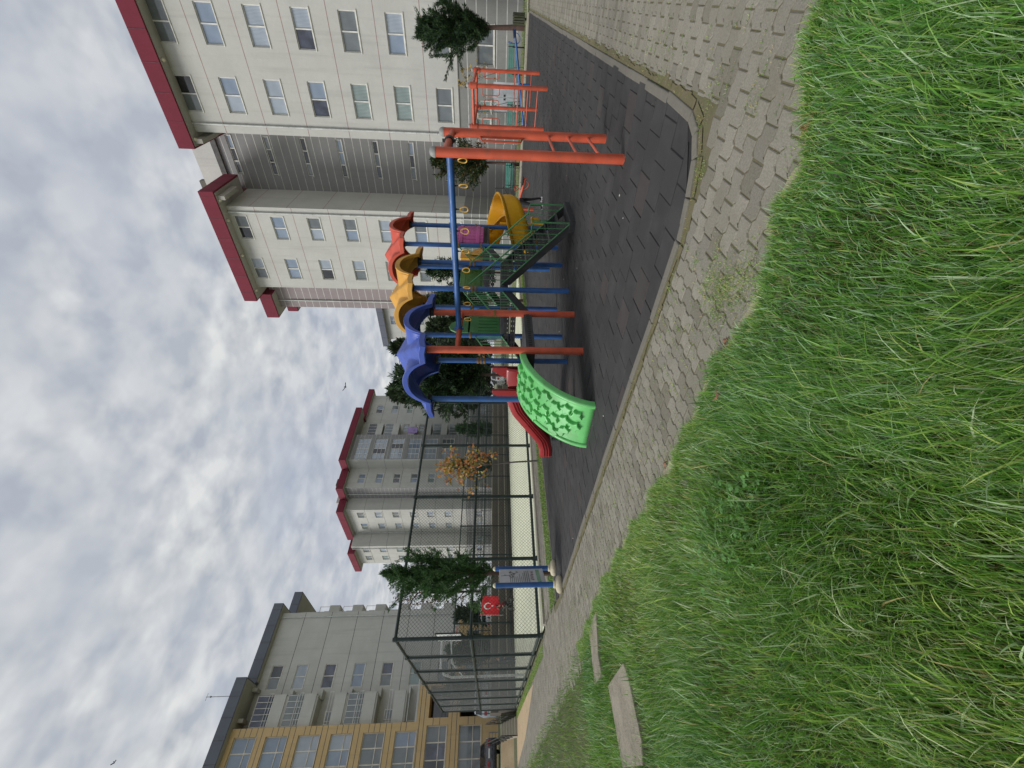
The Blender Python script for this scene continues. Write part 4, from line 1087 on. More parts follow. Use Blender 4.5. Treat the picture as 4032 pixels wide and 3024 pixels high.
# recess with slot windows
XRc = 38.9
hs = [(13.2-12.03,13.2-9.23,8.2+2.8*k,8.2+2.8*k+.42) for k in range(-1,6)]
facade(RB,'wall',(XRc,13.2),u,5.05,0,23.4,hs,[M['tile_grey'],M['joint_white']],[.34+.63*k for k in range(37)],jw=.04)
for h in hs: window(RB,(XRc,13.2),u,h,cols=3,panes=[random.choice(['g_dark','g_mid','g_navy','g_blue']) for _ in range(3)],sill=True)
facade(RB,'wall',(XRc,8.15),(-1,0),4.0,0,22.3,[],mats,jt)
facade(RB,'wall',(FX,13.2),(1,0),4.0,4.15,22.3,[],mats,[z+.35 for z in jt])
facade(RB,'plinth',(FX+.02,13.2),(1,0),3.98,0,4.15,[],[M['tile_grey'],M['joint_white']],stp[:6],jw=.05)
wbox(RB,'parapet',M['joint_dark'],[(38.7,39.3,8.2,13.15,23.4,23.8)])
wbox(RB,'penthouse',[M['plaster']],[(40.2,50,8.6,14.4,23,26.3)])
wbox(RB,'roof_vent',M['concrete'],[(40.4,40.9,13.2,13.8,26.3,26.9)])
# second bay
yl2 = 20.15; sl2 = [21.05-2.785*k for k in range(7)]
cols2 = [(yl2-19.3,yl2-17.47),(yl2-15.78,yl2-13.93)]
jt2 = [z+.0 for z in jt]
facade(RB,'wall',(FX,yl2),u,6.95,4.15,22.3,rows_for(cols2,.98,sl2),mats,jt2)
Q1 = [['g_mid','g_light'],['g_blue','g_blue'],['g_dark','g_light'],['g_mid','g_light'],['g_light','g_light'],['g_mid','g_mid'],['g_mid','g_mid']]
Q2 = [['g_mid','g_dark'],['g_blue','g_blue'],['g_mid','g_light'],['g_mid','g_blue'],['g_light','g_light'],['g_mid','g_blue'],['g_mid','g_mid']]
for k, z in enumerate(sl2):
    window(RB,(FX,yl2),u,(cols2[0][0],cols2[0][1],z,z+.98),panes=Q1[k]); window(RB,(FX,yl2),u,(cols2[1][0],cols2[1][1],z,z+.98),panes=Q2[k][::-1])
hq = [(1.0,2.7,1.77,2.87),(4.2,6.0,1.77,2.87)]
facade(RB,'plinth',(FX+.02,yl2),u,6.95,0,4.12,hq,[M['tile_plinth'],M['joint_white']],stp[:6],jw=.05)
for h in hq: window(RB,(FX+.02,yl2),u,h)
facade(RB,'wall',(FX+1.3,yl2),(-1,0),1.3,0,22.3,[],mats,jt)
facade(RB,'wall',(36.2,22.95),u,2.8,0,22.1,[],[M['tile_mauve'],M['joint_white']],[.34+.63*k for k in range(35)],jw=.04)
facade(RB,'wall',(50,22.95),(-1,0),13.8,0,22.1,[],mats,jt)
pipe(RB,34.82,7.62,.2,22.3); pipe(RB,34.82,13.62,.2,22.3); pipe(RB,36.12,22.2,.2,22.0)
eave(RB,34.05,52,-9,9.04,22.3,23.38,'eave_red'); eave(RB,34.05,38.2,11.88,21.1,22.3,23.38,'eave_red'); eave(RB,38.25,52,13.3,21.1,22.35,23.3,'eave_red')
eave(RB,35.3,52,21.15,23.6,21.65,22.75,'eave_red'); eave(RB,38.6,52,23.65,25.0,21.4,22.4,'eave_red')
b = MB()                                                             # soffit lights and beam ends
for y in (-1.5,4.1,8.5,12.6,14.1,17.0,20.2): b.ball((34.35,y,22.2),.12,8)
shift(RB,b).build('soffit_lamp', M['cream_cap'], RB, smooth=60)
for y in (8.6,12.4): wbox(RB,'beam_end',M['soffit'],[(34.3,36.5,y-.14,y+.14,21.75,22.28)])
# ---- slate eaved block far behind the right one
SB = thing('apartment_block','distant white apartment block with slate grey eaves behind the trees in the centre','apartment block',(74,50,0))
facade(SB,'wall',(74,54.3),u,16,1,23.4,[(a,a+1.9,22.1-2.785*k-1.0,22.1-2.785*k+.05) for k in range(7) for a in (3.7,8.2)],[M['plaster_grey'],M['joint_dark']],[20.4-2.785*k for k in range(7)])
for k in range(7):
    for a in (3.7,8.2): window(SB,(74,54.3),u,(a,a+1.9,21.1-2.785*k,22.15-2.785*k),rows=(.45,),panes=random.choice(GL))
facade(SB,'wall',(88,54.3),(-1,0),14,1,23.4,[],[M['plaster_grey'],M['joint_dark']],[20.4-2.785*k for k in range(7)])
eave(SB,73.2,90,38,55.6,23.2,24.4,'eave_grey',3.0)

# ---- middle block
MBk = thing('apartment_block','stepped white apartment block with dark red eaves beyond the sports court','apartment block',(45,60,.95))
TR = [M['tile_grey'],M['joint_white']]; PL = [M['plaster'],M['joint_dark']]
E1 = (1,0); W1 = (0,-1)
slr = [22.2-2.785*k for k in range(8)]
jm = [23.95-2.0-2.785*k+.02 for k in range(7)]
def bay(o, u_, Lw, cols, H, sl, mats_, joints_, z1=24.9, z0=5.9, cols_n=2, rws=(), dz=0, pan=None):
    hs_ = [(a,b,z+dz,z+dz+H) for z in sl for a,b in cols if z+dz > z0+.3]
    facade(MBk,'wall',o,u_,Lw,z0,z1,hs_,mats_,joints_)
    for h in hs_: window(MBk,o,u_,h,cols=cols_n,rows=rws,panes=pan or random.choice(['g_light','g_blue','g_teal','g_mid','g_light']))
tj = [1.2+.63*k for k in range(40)]
bay((45,57),E1,5.3,[(.15,4.4)],1.95,[z-.1 for z in slr[:7]],TR,[z for z in tj if z < 24.8],cols_n=4,rws=(.33,.66),pan='g_light')
bay((50.3,59),E1,11.7,[(2.6,4.2),(7.1,9.0)],1.08,slr[:6],PL,jm)
bay((45,59.4),(0,-1),2.4,[],1,[],PL,jm)
bay((41.2,59.4),E1,3.8,[(1.0,2.75)],1.05,slr[:7],PL,jm)
bay((41.2,62.3),W1,2.9,[],1,[],TR,[z for z in tj if z < 24.8])
bay((39,62.2),E1,2.2,[],1,[],PL,jm)
bay((39,69.3),W1,7.1,[(1.25,3.0),(4.8,6.35)],1.05,[z+.05 for z in slr[:7]],PL,jm)
bay((36.6,69.3),E1,2.4,[],1,[],PL,jm)
bay((36.6,75.2),W1,5.9,[(1.2,2.6),(3.9,5.4)],1.05,[z-.05 for z in slr[:7]],PL,jm)
facade(MBk,'wall',(36.6,90),W1,0.01,5.9,6,[],PL); facade(MBk,'wall',(62,59),(0,1),14,.95,24.9,[],PL,jm)
facade(MBk,'wall',(50,75.2),(-1,0),13.4,.95,24.9,[],PL,jm)
for o_, u_, l_, hh in (((45.02,57.02),E1,5.28,[]),((50.3,59.02),E1,11.7,[(2.6,4.2,3.0,4.1),(7.1,9.0,3.0,4.1)]),((45.02,59.4),W1,2.38,[]),((41.22,59.42),E1,3.8,[(1.0,2.7,3.2,4.2)]),((41.22,62.3),W1,2.88,[]),((39.02,62.22),E1,2.2,[]),((39.02,69.3),W1,7.08,[(1.25,3.0,3.2,4.25),(4.8,6.35,3.2,4.25)]),((36.62,69.32),E1,2.4,[(.4,1.6,3.2,4.2)]),((36.62,75.2),W1,5.9,[(1.2,2.6,3.2,4.2),(3.9,5.4,3.2,4.2)])):
    facade(MBk,'plinth',o_,u_,l_,.95,5.87,hh,TR,[z for z in tj if z < 5.8],jw=.05)
    for h in hh: window(MBk,o_,u_,h)
for k in range(7):                                                   # balconies at the step
    z = 21.2-2.785*k
    bl = wbox(MBk,'balcony',M['plaster'],[(50.32,53.2,57.3,57.45,z-.45,z+.62),(53.05,53.2,57.45,59,z-.45,z+.62),(50.32,53.05,57.45,59,z-.45,z-.3)])
    if k in (0,1,4,5):
        b = MB()
        for q in range(5): b.box(50.4+q*.66,50.44+q*.66,57.34,57.38,z+.62,z+2.0)
        b.box(50.35,53.15,57.34,57.38,z+1.96,z+2.0); shift(MBk,b).build('glazing_frame', M['frame'], bl)
        b = MB(); b.quad((50.36,57.36,z+.62),(53.15,57.36,z+.62),(53.15,57.36,z+1.96),(50.36,57.36,z+1.96)); b.quad((53.15,57.36,z+.62),(53.15,59,z+.62),(53.15,59,z+1.96),(53.15,57.36,z+1.96))
        shift(MBk,b).build('glazing', M['g_mid' if k else 'g_dark'], bl)
    else:
        b = MB(); b.tube([(50.4,57.38,z+.75),(53.1,57.38,z+.75)],.025,6); shift(MBk,b).build('rail', M['eave_red'], bl)
z = 21.2-2.785*2; b = MB(); b.box(50.9,52.2,57.22,57.27,z-.9,z+.72); b.box(50.8,52.3,57.2,57.24,z-.3,z+.3); shift(MBk,b).build('hanging_laundry', M['laundry'], MBk, bevel=.02)
pipe(MBk,41.1,61.0,1,24.8,.06); pipe(MBk,38.9,69.0,1,24.8,.06); pipe(MBk,36.5,70.0,1,24.8,.06)
for q in ((44.2,56,56.2,75.5,24.9,26.0),(55.05,63,58.2,75.5,24.55,25.6),(40.5,44.15,58.6,75.5,24.9,26.0),(38.2,40.45,61.5,70.1,24.9,26.0),(35.8,40.4,70.15,76.6,24.4,25.5)): eave(MBk,*q,'eave_red',2.0)
wbox(MBk,'chimney',M['concrete_light'],[(44.3,45.2,63,64,26.02,27.5)]); wbox(MBk,'chimney_cap',M['joint_dark'],[(44.1,45.4,62.8,64.2,27.75,27.9),(44.4,44.5,63.1,63.9,27.5,27.75),(45.0,45.1,63.1,63.9,27.5,27.75)])
wbox(MBk,'stair_tower',[M['plaster']],[(41.5,44,64,68,25.9,27.4)])

# ---- left block with the ochre front
LB = thing('apartment_block','apartment block with ochre front, grey side wall and balconies on the left behind the court','apartment block',(9.3,50,.95))
YW = [M['yellow_wall'],M['joint_dark']]; GW = [M['plaster_grey'],M['joint_dark']]
bands = []
for k in range(6): bands += [23.87-2.82*k, 23.39-2.82*k, 22.9-2.82*k, 22.36-2.82*k, 21.88-2.82*k]
tops = [24.2,21.5,18.7,15.87,13.03,10.2]
X0 = -6.0; c1_ = (5.35-X0,8.66-X0); c0_ = (-1.5-X0,3.2-X0)
hy = [(a,b,t-1.88,t) for t in tops for a,b in (c1_,c0_)]
hy2 = [(c1_[0],9.0-X0,5.62,7.44),(c1_[0],8.95-X0,2.5,4.5),(c0_[0],c0_[1],5.62,7.44),(c0_[0],c0_[1],2.5,4.5)]
facade(LB,'wall',(X0,50),E1,9.3-X0,.95,24.7,hy+hy2,YW,[z for z in bands if z > 9]+[8.15,7.75,5.2,4.75,6.9,6.3,3.7,3.1],jw=.05,depth=.3)
for h in hy: window(LB,(X0,50),E1,h,cols=3,rows=(.36,),frame='frame_warm',panes=random.choice(['g_light','g_blue','g_mid','g_light']),ins=.2,fw=.07)
for h in hy2: window(LB,(X0,50),E1,h,cols=3,rows=(.38,),frame='frame_warm',panes=random.choice(['g_dark','g_mid']),ins=.24,fw=.07)
# lower ochre part running on to the right with its dark loggias
hl = [(.25,2.75,5.55,7.36,2.0),(.25,2.75,2.5,4.5,2.0)]
facade(LB,'wall',(9.3,50),E1,2.9,.95,8.4,hl,YW,[8.15,7.75,5.2,4.75,6.9,6.3,3.7,3.1],jw=.05)
for h in hl: 
    b = MB(); b.quad((9.5,51.95,h[2]),(12.1,51.95,h[2]),(12.1,51.95,h[3]),(9.5,51.95,h[3])); shift(LB,b).build('loggia_back', M['g_dark'], LB)
    b = MB(); b.tube([(9.55,50.1,h[2]+.3),(12.0,50.1,h[2]+.3)],.02,6); b.tube([(9.55,50.1,h[2]+.6),(12.0,50.1,h[2]+.6)],.02,6); shift(LB,b).build('loggia_rail', M['iron'], LB)
wbox(LB,'terrace_slab',M['plaster_grey'],[(9.3,12.25,50,52,8.42,8.6)])
b = MB(); b.tube([(9.4,50.1,9.35),(12.15,50.1,9.35)],.03,6); b.tube([(9.4,50.1,8.62),(9.4,50.1,9.35)],.02,6); b.tube([(12.15,50.1,8.62),(12.15,50.1,9.35),(12.15,52,9.35)],.025,6); shift(LB,b).build('terrace_rail', M['white_metal'], LB)
facade(LB,'wall',(12.2,50),(0,1),2.0,.95,8.4,[],YW,[8.15,7.75,5.2,4.75],jw=.05)
facade(LB,'wall',(9.3,50),(0,1),2.0,8.4,24.7,[],YW,[z for z in bands if z > 9],jw=.05)
# grey side wall
tz = [23.75-.0-2.82*k for k in range(8)]
gw_ = [(12.66-9.3,14.74-9.3,t-1.08,t) for t in (23.75,21.32,18.5,15.6,12.76,9.9,7.1)]
gw_ += [(13.2-9.3,14.6-9.3,2.9,4.3),(16.2-9.3,17.6-9.3,2.9,4.3)]
facade(LB,'wall',(9.3,52),E1,10.5,5.2,24.7,gw_[:7],GW,[22.05-2.83*k for k in range(6)],jw=.05)
facade(LB,'wall',(9.3,51.97),E1,10.5,.95,5.2,gw_[7:],YW,[4.7,4.2,3.1,2.5,1.9],[2.2,3.6,5.6,6.5,8.8],jw=.05)
for i, h in enumerate(gw_[:7]): window(LB,(9.3,52),E1,h,panes=[['g_mid','g_dark'],['g_light','g_light'],['g_navy','g_navy'],['g_blue','g_blue'],['g_mid','g_navy'],['g_teal','g_teal'],['g_mid','g_mid']][i])
for h in gw_[7:]: window(LB,(9.3,51.97),E1,h,panes='g_mid')
facade(LB,'wall',(19.8,52),(0,1),8,.95,24.7,[(3.2,4.4,5.2,6.3),(3.2,4.4,8,9.1)],GW,[22.05-2.83*k for k in range(6)],jw=.05)
pipe(LB,19.3,51.9,1,24.6,.055)
for k in range(5):                                                   # stack of balconies
    z = 20.9-2.79*k
    bl = wbox(LB,'balcony',M['plaster_grey'],[(9.36,11.9,50.5,50.62,z+1.1,z+2.12) if False else (9.36,11.9,50.5,50.62,z+.05,z+1.1),(11.78,11.9,50.62,52,z+.05,z+1.1),(9.36,11.78,50.62,52,z-.1,z+.05),(11.6,12.35,51.1,52,z-.25,z+.05)])
    b = MB(); b.tube([(9.4,50.45,z+1.55),(12.0,50.45,z+1.55)],.022,6); b.tube([(9.4,50.45,z+1.3),(12.0,50.45,z+1.3)],.022,6); b.tube([(11.95,50.45,z+1.2),(11.95,50.45,z+1.6)],.02,6); b.tube([(9.45,50.45,z+1.2),(9.45,50.45,z+1.6)],.02,6)
    shift(LB,b).build('balcony_rail', M['white_metal'], bl)
    if k in (0,1,3):
        b = MB()
        for q in range(6): b.box(9.42+q*.47,9.46+q*.47,50.53,50.57,z+1.1,z+2.62)
        for zz in (z+1.12,z+2.58): b.box(9.4,11.86,50.53,50.57,zz,zz+.05)
        if k: b.box(9.4,11.86,50.53,50.57,z+1.75,z+1.8)
        shift(LB,b).build('glazing_frame', M['frame'], bl)
        b = MB(); b.quad((9.4,50.55,z+1.1),(11.86,50.55,z+1.1),(11.86,50.55,z+2.6),(9.4,50.55,z+2.6)); b.quad((11.86,50.55,z+1.1),(11.86,52,z+1.1),(11.86,52,z+2.6),(11.86,50.55,z+2.6))
        shift(LB,b).build('glazing', M[['g_navy','g_mid','','g_mid'][k]], bl)
    else:
        b = MB(); b.box(9.9,10.75,51.93,51.97,z+.1,z+2.1); shift(LB,b).build('balcony_door', M['frame'], bl)
        b = MB(); b.box(10.0,10.65,51.9,51.925,z+.9,z+2.0); shift(LB,b).build('door_glass', M['g_mid'], bl)
eave(LB,-8,13.1,49.25,62,24.62,25.62,'eave_grey',1.6); eave(LB,13.12,20.6,51.3,62,24.55,25.55,'eave_grey',1.6)
b = MB(); b.tube([(11.9,50.5,25.6),(11.9,50.5,28.3)],.03,6); b.tube([(11.6,50.5,28.25),(12.2,50.5,28.25)],.015,6); b.ball((11.9,50.5,27.9),.09,8); shift(LB,b).build('antenna', M['chrome'], LB, smooth=40)
for o_ in ((9.95,50.8),(12.5,51.6)): wbox(LB,'beam_end',M['soffit'],[(o_[0]-.15,o_[0]+.15,o_[1]-.5,o_[1]+.6,24.1,24.58)])
# rear wing of the same kind
LR = thing('apartment_block','narrow rear block with slate eaves and stacked balconies just right of the ochre fronted block','apartment block',(22,60,.95))
facade(LR,'wall',(19.85,58),E1,2.3,.95,25.3,[],GW,[22.9-2.83*k for k in range(7)],jw=.05)
facade(LR,'wall',(22.15,58),(0,1),8,.95,25.3,[(2,3.4,23-2.83*k-1.1,23-2.83*k) for k in range(7)],GW,[22.9-2.83*k for k in range(7)],jw=.05)
for k in range(7):
    window(LR,(22.15,58),(0,1),(2,3.4,21.9-2.83*k,23-2.83*k),panes='g_blue')
    z = 20.6-2.83*k
    bl = wbox(LR,'balcony',M['plaster_grey'],[(22.2,23.0,58.3,58.42,z,z+1.25),(22.88,23.0,58.42,61.2,z,z+1.25),(22.2,22.88,58.42,61.2,z-.12,z)])
    b = MB(); b.box(22.86,22.9,58.4,58.44,z+1.25,z+2.4); b.box(22.86,22.9,59.8,59.84,z+1.25,z+2.4); b.box(22.2,22.9,58.36,58.4,z+2.36,z+2.42); shift(LR,b).build('glazing_frame', M['frame'], bl)
eave(LR,19.2,24.3,57.2,64,25.3,26.3,'eave_grey',1.6)
# ------------------------------------------------------------------ trees
def foliage(name, parent, segs, dens, leaf, wleaf, cols, wts, droop=.2, spread=.35, loc=None):
    """segs: list of (p, q, reach) twig-bearing lines; small pointed leaf sprays set along them"""
    P = []; Dr = []
    for p, q, reach in segs:
        p = np.array(p); q = np.array(q); d = q-p; ln = np.linalg.norm(d)
        n = max(2, rng.poisson(dens*ln)); t = rng.random(n)
        dirn = d/ln
        side = rng.normal(0,1,(n,3)); side -= (side@dirn)[:,None]*dirn; side /= np.linalg.norm(side,axis=1)[:,None]+1e-6
        v = dirn*.75+side*spread*2; v[:,2] += -droop+.1; v /= np.linalg.norm(v,axis=1)[:,None]
        off = side*(rng.random(n)**.7*reach*(1-.55*t))[:,None]
        P.append(p+d*t[:,None]+off); Dr.append(v)
    P = np.concatenate(P); Dr = np.concatenate(Dr); n = len(P)
    Lf = leaf*rng.uniform(.5,1.45,n); s = np.cross(Dr, rng.normal(0,1,(n,3))); s /= np.linalg.norm(s,axis=1)[:,None]+1e-6
    w = (wleaf*rng.uniform(.7,1.3,n))[:,None]
    V = np.stack([P-s*w*.4, P+Dr*(Lf*.45)[:,None]-s*w, P+Dr*Lf[:,None], P+Dr*(Lf*.5)[:,None]+s*w], 1)
    F4 = np.arange(n*4).reshape(-1,4)
    c = np.array(cols)[rng.choice(len(cols), n, p=np.array(wts)/sum(wts))]*rng.normal(1,.18,(n,1)); c = np.clip(c,.004,1)
    c = np.repeat(np.concatenate([c,np.ones((n,1))],1)[:,None,:],4,1)
    return place(npmesh(name, V.reshape(-1,3), F4, None, [M['leaf']], col=c.reshape(-1,4)), name, parent, loc=loc)
CON = [C(36,56,36), C(52,76,44), C(74,100,54), C(46,68,54), C(100,122,72)]
def conifer(loc, label, H, z0, R, nbr, dens, lean=(0,0), leaf=.13, wl=.018, shape=1.0, up=.35, trunk_r=.07, group='conifers round the playground', cols=CON, wts=(30,28,16,18,5), reach=.16, name='conifer_tree', tips=True, top_narrow=.55):
    t = thing(name, label, 'tree', loc, 0, group)
    b = MB(); k = 9
    ax = lambda s: Vector((lean[0]*s**1.3, lean[1]*s**1.3, H*s))
    b.tube([ax(i/k)+Vector((rng.normal(0,.008),rng.normal(0,.008),0)) for i in range(k+1)], [trunk_r*(1.15-i/k*.95) for i in range(k+1)], 9)
    segs = []; lb = b
    for i in range(nbr):
        f = (i+rng.random())/nbr; zf = z0/H + (1-z0/H)*f**1.05
        prof = (sin(pi*min(1,(.20+.80*f))**shape))**.6 if top_narrow > .9 else ((1-f)**top_narrow)*(.55+.45*min(1,f*5))
        rad = R*max(.10,prof)*rng.choice([.5,.75,1.0,1.12,1.34])*rng.uniform(.9,1.1); az = i*2.39996+rng.normal(0,.35)
        p = ax(zf*.97); e0 = up+rng.normal(0,.16)+f*.55
        pts = [p]; m_ = 5; d = Vector((cos(az)*cos(e0), sin(az)*cos(e0), sin(e0)))
        for q in range(m_):
            d = (d+Vector((rng.normal(0,.10),rng.normal(0,.10),.10+rng.normal(0,.06)))).normalized(); pts.append(pts[-1]+d*rad/m_)
        for q in range(m_):
            segs.append((pts[q], pts[q+1], reach*(1.25-.8*q/m_)*(.5 if q == 0 else 1)))
            if q >= 1:
                for h in range(2):
                    a2 = Vector(d)+Vector(rng.normal(0,.75,3)); a2.z += .25; a2.normalize()
                    segs.append((pts[q], pts[q]+a2*rad*.34*rng.uniform(.5,1.5), reach*.5))
        if i % 3 == 0: lb.tube(pts[:4], [trunk_r*.3,trunk_r*.22,trunk_r*.15,trunk_r*.08], 5)
    b.build('trunk', M['bark'], t, smooth=60)
    foliage('crown', t, segs, dens, leaf, wl, cols, wts, spread=.2)
    return t
conifer((31.4,1.4,.05),'dark conifer with a bare lower trunk beside the slatted bin at the right building',5.9,1.9,2.25,90,170,lean=(.1,.35),leaf=.14,wl=.015,trunk_r=.13,top_narrow=.6,reach=.14,up=.55)
conifer((31.0,8.35,.05),'conifer mixed with rusty twigs standing behind the overhead bar',5.6,2.1,1.45,90,46,leaf=.19,wl=.028,trunk_r=.09,top_narrow=.45,cols=CON+[C(112,88,54),C(128,104,62)],wts=(24,22,12,12,5,12,8))
conifer((22.0,11.5,0),'slim conifer seen between the posts right of the yellow roofed tower',5.3,1.7,1.15,70,44,leaf=.17,wl=.025,trunk_r=.07,top_narrow=.5)
conifer((20.9,12.6,0),'slim conifer seen between the posts of the middle tower and the blue roofed tower',5.4,1.9,1.2,70,44,leaf=.17,wl=.025,trunk_r=.07,top_narrow=.5)
conifer((16.6,14.3,0),'broad dense conifer behind the blue roof and the red slide',6.0,2.15,2.0,96,74,leaf=.2,wl=.028,trunk_r=.09,top_narrow=.36,reach=.24)
conifer((5.45,11.95,0),'bushy conifer with a pointed leading shoot right behind the notice board',4.7,1.6,1.6,66,330,lean=(.12,.1),leaf=.075,wl=.0075,trunk_r=.075,top_narrow=.78,up=.62,cols=[C(56,88,50),C(74,110,58),C(98,132,74),C(64,96,68),C(122,150,92)],reach=.085)
conifer((36.2,40,.95),'round green conifer bush behind the bleachers, the right one of two',5.0,.3,1.5,80,26,leaf=.3,wl=.05,trunk_r=.08,top_narrow=.4,cols=[C(50,78,44),C(66,98,52),C(84,116,62),C(58,84,56),C(100,126,74)],up=.7,group='conifer bushes behind the bleachers')
conifer((30.9,40.2,.95),'round green conifer bush behind the bleachers, the left one of two',5.1,.3,1.6,80,26,leaf=.3,wl=.05,trunk_r=.08,top_narrow=.4,cols=[C(50,78,44),C(66,98,52),C(84,116,62),C(58,84,56),C(100,126,74)],up=.7,group='conifer bushes behind the bleachers')
for k, (x, y, H, R, lb) in enumerate(((5.6,72,18.0,3.6,'tall dark tree on the skyline nearest the slate eaved block'),(2.2,75,16.5,3.6,'tall dark tree on the skyline behind the peak of the blue roof'),(-1.6,72,18.6,3.9,'tall dark tree on the skyline nearest the stepped apartment block'),(8.3,66,11,3.2,'lower dark tree on the skyline behind the yellow roofed tower'),(.6,62,9.5,3.4,'low dark tree on the skyline under the blue roof'))):
    p = ab(x,y,0); conifer((p.x,p.y,0),lb,H,1.8,R,90,16,leaf=.75,wl=.16,trunk_r=.22,top_narrow=.4,cols=[C(52,66,46),C(66,82,54),C(80,96,62),C(60,70,58),C(96,104,74)],group='tall trees on the skyline',up=.45,reach=.6,name='evergreen_tree')
# young broadleaf trees
def twiggy(loc, label, H, z0, R, nb, nleaf, lcols, lsize, name='young_tree', group=None, tr=.025, bark='bark_grey', sub=3, lean=(0,0)):
    t = thing(name, label, 'tree', loc, 0, group); b = MB(); k = 7
    pts = [Vector((lean[0]*(i/k)**1.5+rng.normal(0,.012), lean[1]*(i/k)**1.5+rng.normal(0,.012), H*.8*i/k)) for i in range(k+1)]
    b.tube(pts, [tr*(1.1-.8*i/k) for i in range(k+1)], 8); ends = []
    for i in range(nb):
        f = (i+.5)/nb; z = z0+(H*.8-z0)*f; p = pts[0].lerp(pts[-1], z/(H*.8)); j = min(k-1,int(z/(H*.8)*k)); p = pts[j].lerp(pts[j+1], z/(H*.8)*k-j)
        az = i*2.4+rng.normal(0,.4); L_ = R*rng.uniform(.6,1.15)*(1-.45*f); e = .75+rng.normal(0,.2); q = [p]; d = Vector((cos(az)*cos(e),sin(az)*cos(e),sin(e)))
        for s in range(5): d = (d+Vector(rng.normal(0,.14,3))+Vector((0,0,.03))).normalized(); q.append(q[-1]+d*L_/5)
        b.tube(q, [tr*.42*(1-.85*s/5) for s in range(6)], 5); ends += q[2:]
        for s in range(sub):
            o = q[rng.integers(1,5)]; d2 = (d+Vector(rng.normal(0,.7,3))).normalized(); r = [o, o+d2*L_*.22, o+(d2+Vector(rng.normal(0,.3,3))).normalized()*L_*.45]
            b.tube(r, [tr*.18,tr*.12,tr*.05], 4); ends += r[1:]
    b.build('trunk', M[bark], t, smooth=60)
    if nleaf:
        V = []; F = []; cc = []
        for _ in range(nleaf):
            c = ends[rng.integers(len(ends))]+Vector(rng.normal(0,.05*lsize/.1,3)); s = lsize*rng.uniform(.6,1.25)
            d = Vector(rng.normal(0,1,3)); d.z -= .5; d.normalize(); w_ = d.cross(Vector(rng.normal(0,1,3))).normalized(); kk = len(V)
            V += [c, c+d*s*.45-w_*s*.38, c+d*s*.8-w_*s*.22, c+d*s, c+d*s*.8+w_*s*.22, c+d*s*.45+w_*s*.38]; F.append([kk+i for i in range(6)])
            col_ = np.array(lcols[rng.integers(len(lcols))])*rng.normal(1,.12); cc += [tuple(np.clip(col_,0,1))+(1,)]*6
        me = bpy.data.meshes.new('crown'); me.from_pydata([tuple(v) for v in V],[],F); me.materials.append(M['leaf'])
        at = me.attributes.new('tint','FLOAT_COLOR','POINT'); at.data.foreach_set('color', np.array(cc,np.float32).ravel()); place(me,'crown',t)
    return t
AUT = [C(204,142,76), C(198,156,90), C(206,128,72), C(180,156,92), C(186,116,70)]
twiggy((9.6,12.3,0),'young slender tree with orange autumn leaves in front of the court fence',3.9,1.45,1.4,14,620,AUT+[C(168,164,84),C(150,140,70)],.12,tr=.032,group=None,lean=(-.1,.25))
YLW = [C(178,152,70), C(160,140,72), C(190,166,88), C(146,120,60)]
twiggy((30.4,3.1,.05),'thin sapling with sparse yellow leaves bending beside the conifer near the bin',4.3,1.8,1.3,9,150,YLW,.13,tr=.022,lean=(.1,1.0),group='saplings in front of the right building')
twiggy((33.2,5.2,.05),'thin leaning sapling with few dry leaves in front of the grey double door',3.3,1.3,1.2,8,60,YLW,.11,tr=.02,lean=(0,.55),group='saplings in front of the right building')
twiggy((33.2,6.9,.05),'low bare sapling with dry leaves left of the grey double door',3.6,1.2,1.1,8,70,YLW,.11,tr=.02,lean=(0,.3),group='saplings in front of the right building')
twiggy((31.6,7.7,.05),'thin sapling with rusty leaves leaning on the conifer behind the overhead bar',4.6,2.0,1.0,9,160,[C(150,112,62),C(166,132,76),C(128,98,58)],.13,tr=.02,group='saplings in front of the right building')
p = ab(1.9,34,0); twiggy((p.x,p.y,0),'bare sapling with rusty leaf tips behind the play towers',6.8,1.4,1.9,12,200,[C(140,104,64),C(160,120,72)],.17,tr=.04,sub=4)
for (x,y,H,R,lb) in ((-29.5,62,15.5,5,'bare brown winter tree beside the narrow rear block'),):
    p = ab(x,y,.9); twiggy((p.x,p.y,.9),lb,H,3,R,26,900,[C(140,112,84),C(150,124,92),C(122,100,78)],.30,name='bare_tree',tr=.2,bark='bark',sub=8,group='bare trees behind the blocks')
for (x,y,H,R,lb) in ((11.0,47.0,4.4,1.6,'dark bushy shrub against the ochre base, left of the hoop'),(14.2,47.4,4.6,1.5,'dark palm like shrub against the ochre base behind the basketball hoop'),(17.6,47.6,4.0,1.4,'olive shrub against the ochre base nearest the white car')):
    conifer((x,y,.95),lb,H,.5,R,46,16,leaf=.45,wl=.08,trunk_r=.09,top_narrow=.35,cols=[C(56,70,46),C(78,92,58),C(98,108,74)],wts=(3,3,2),group='shrubs at the foot of the ochre block',name='shrub',reach=.3)

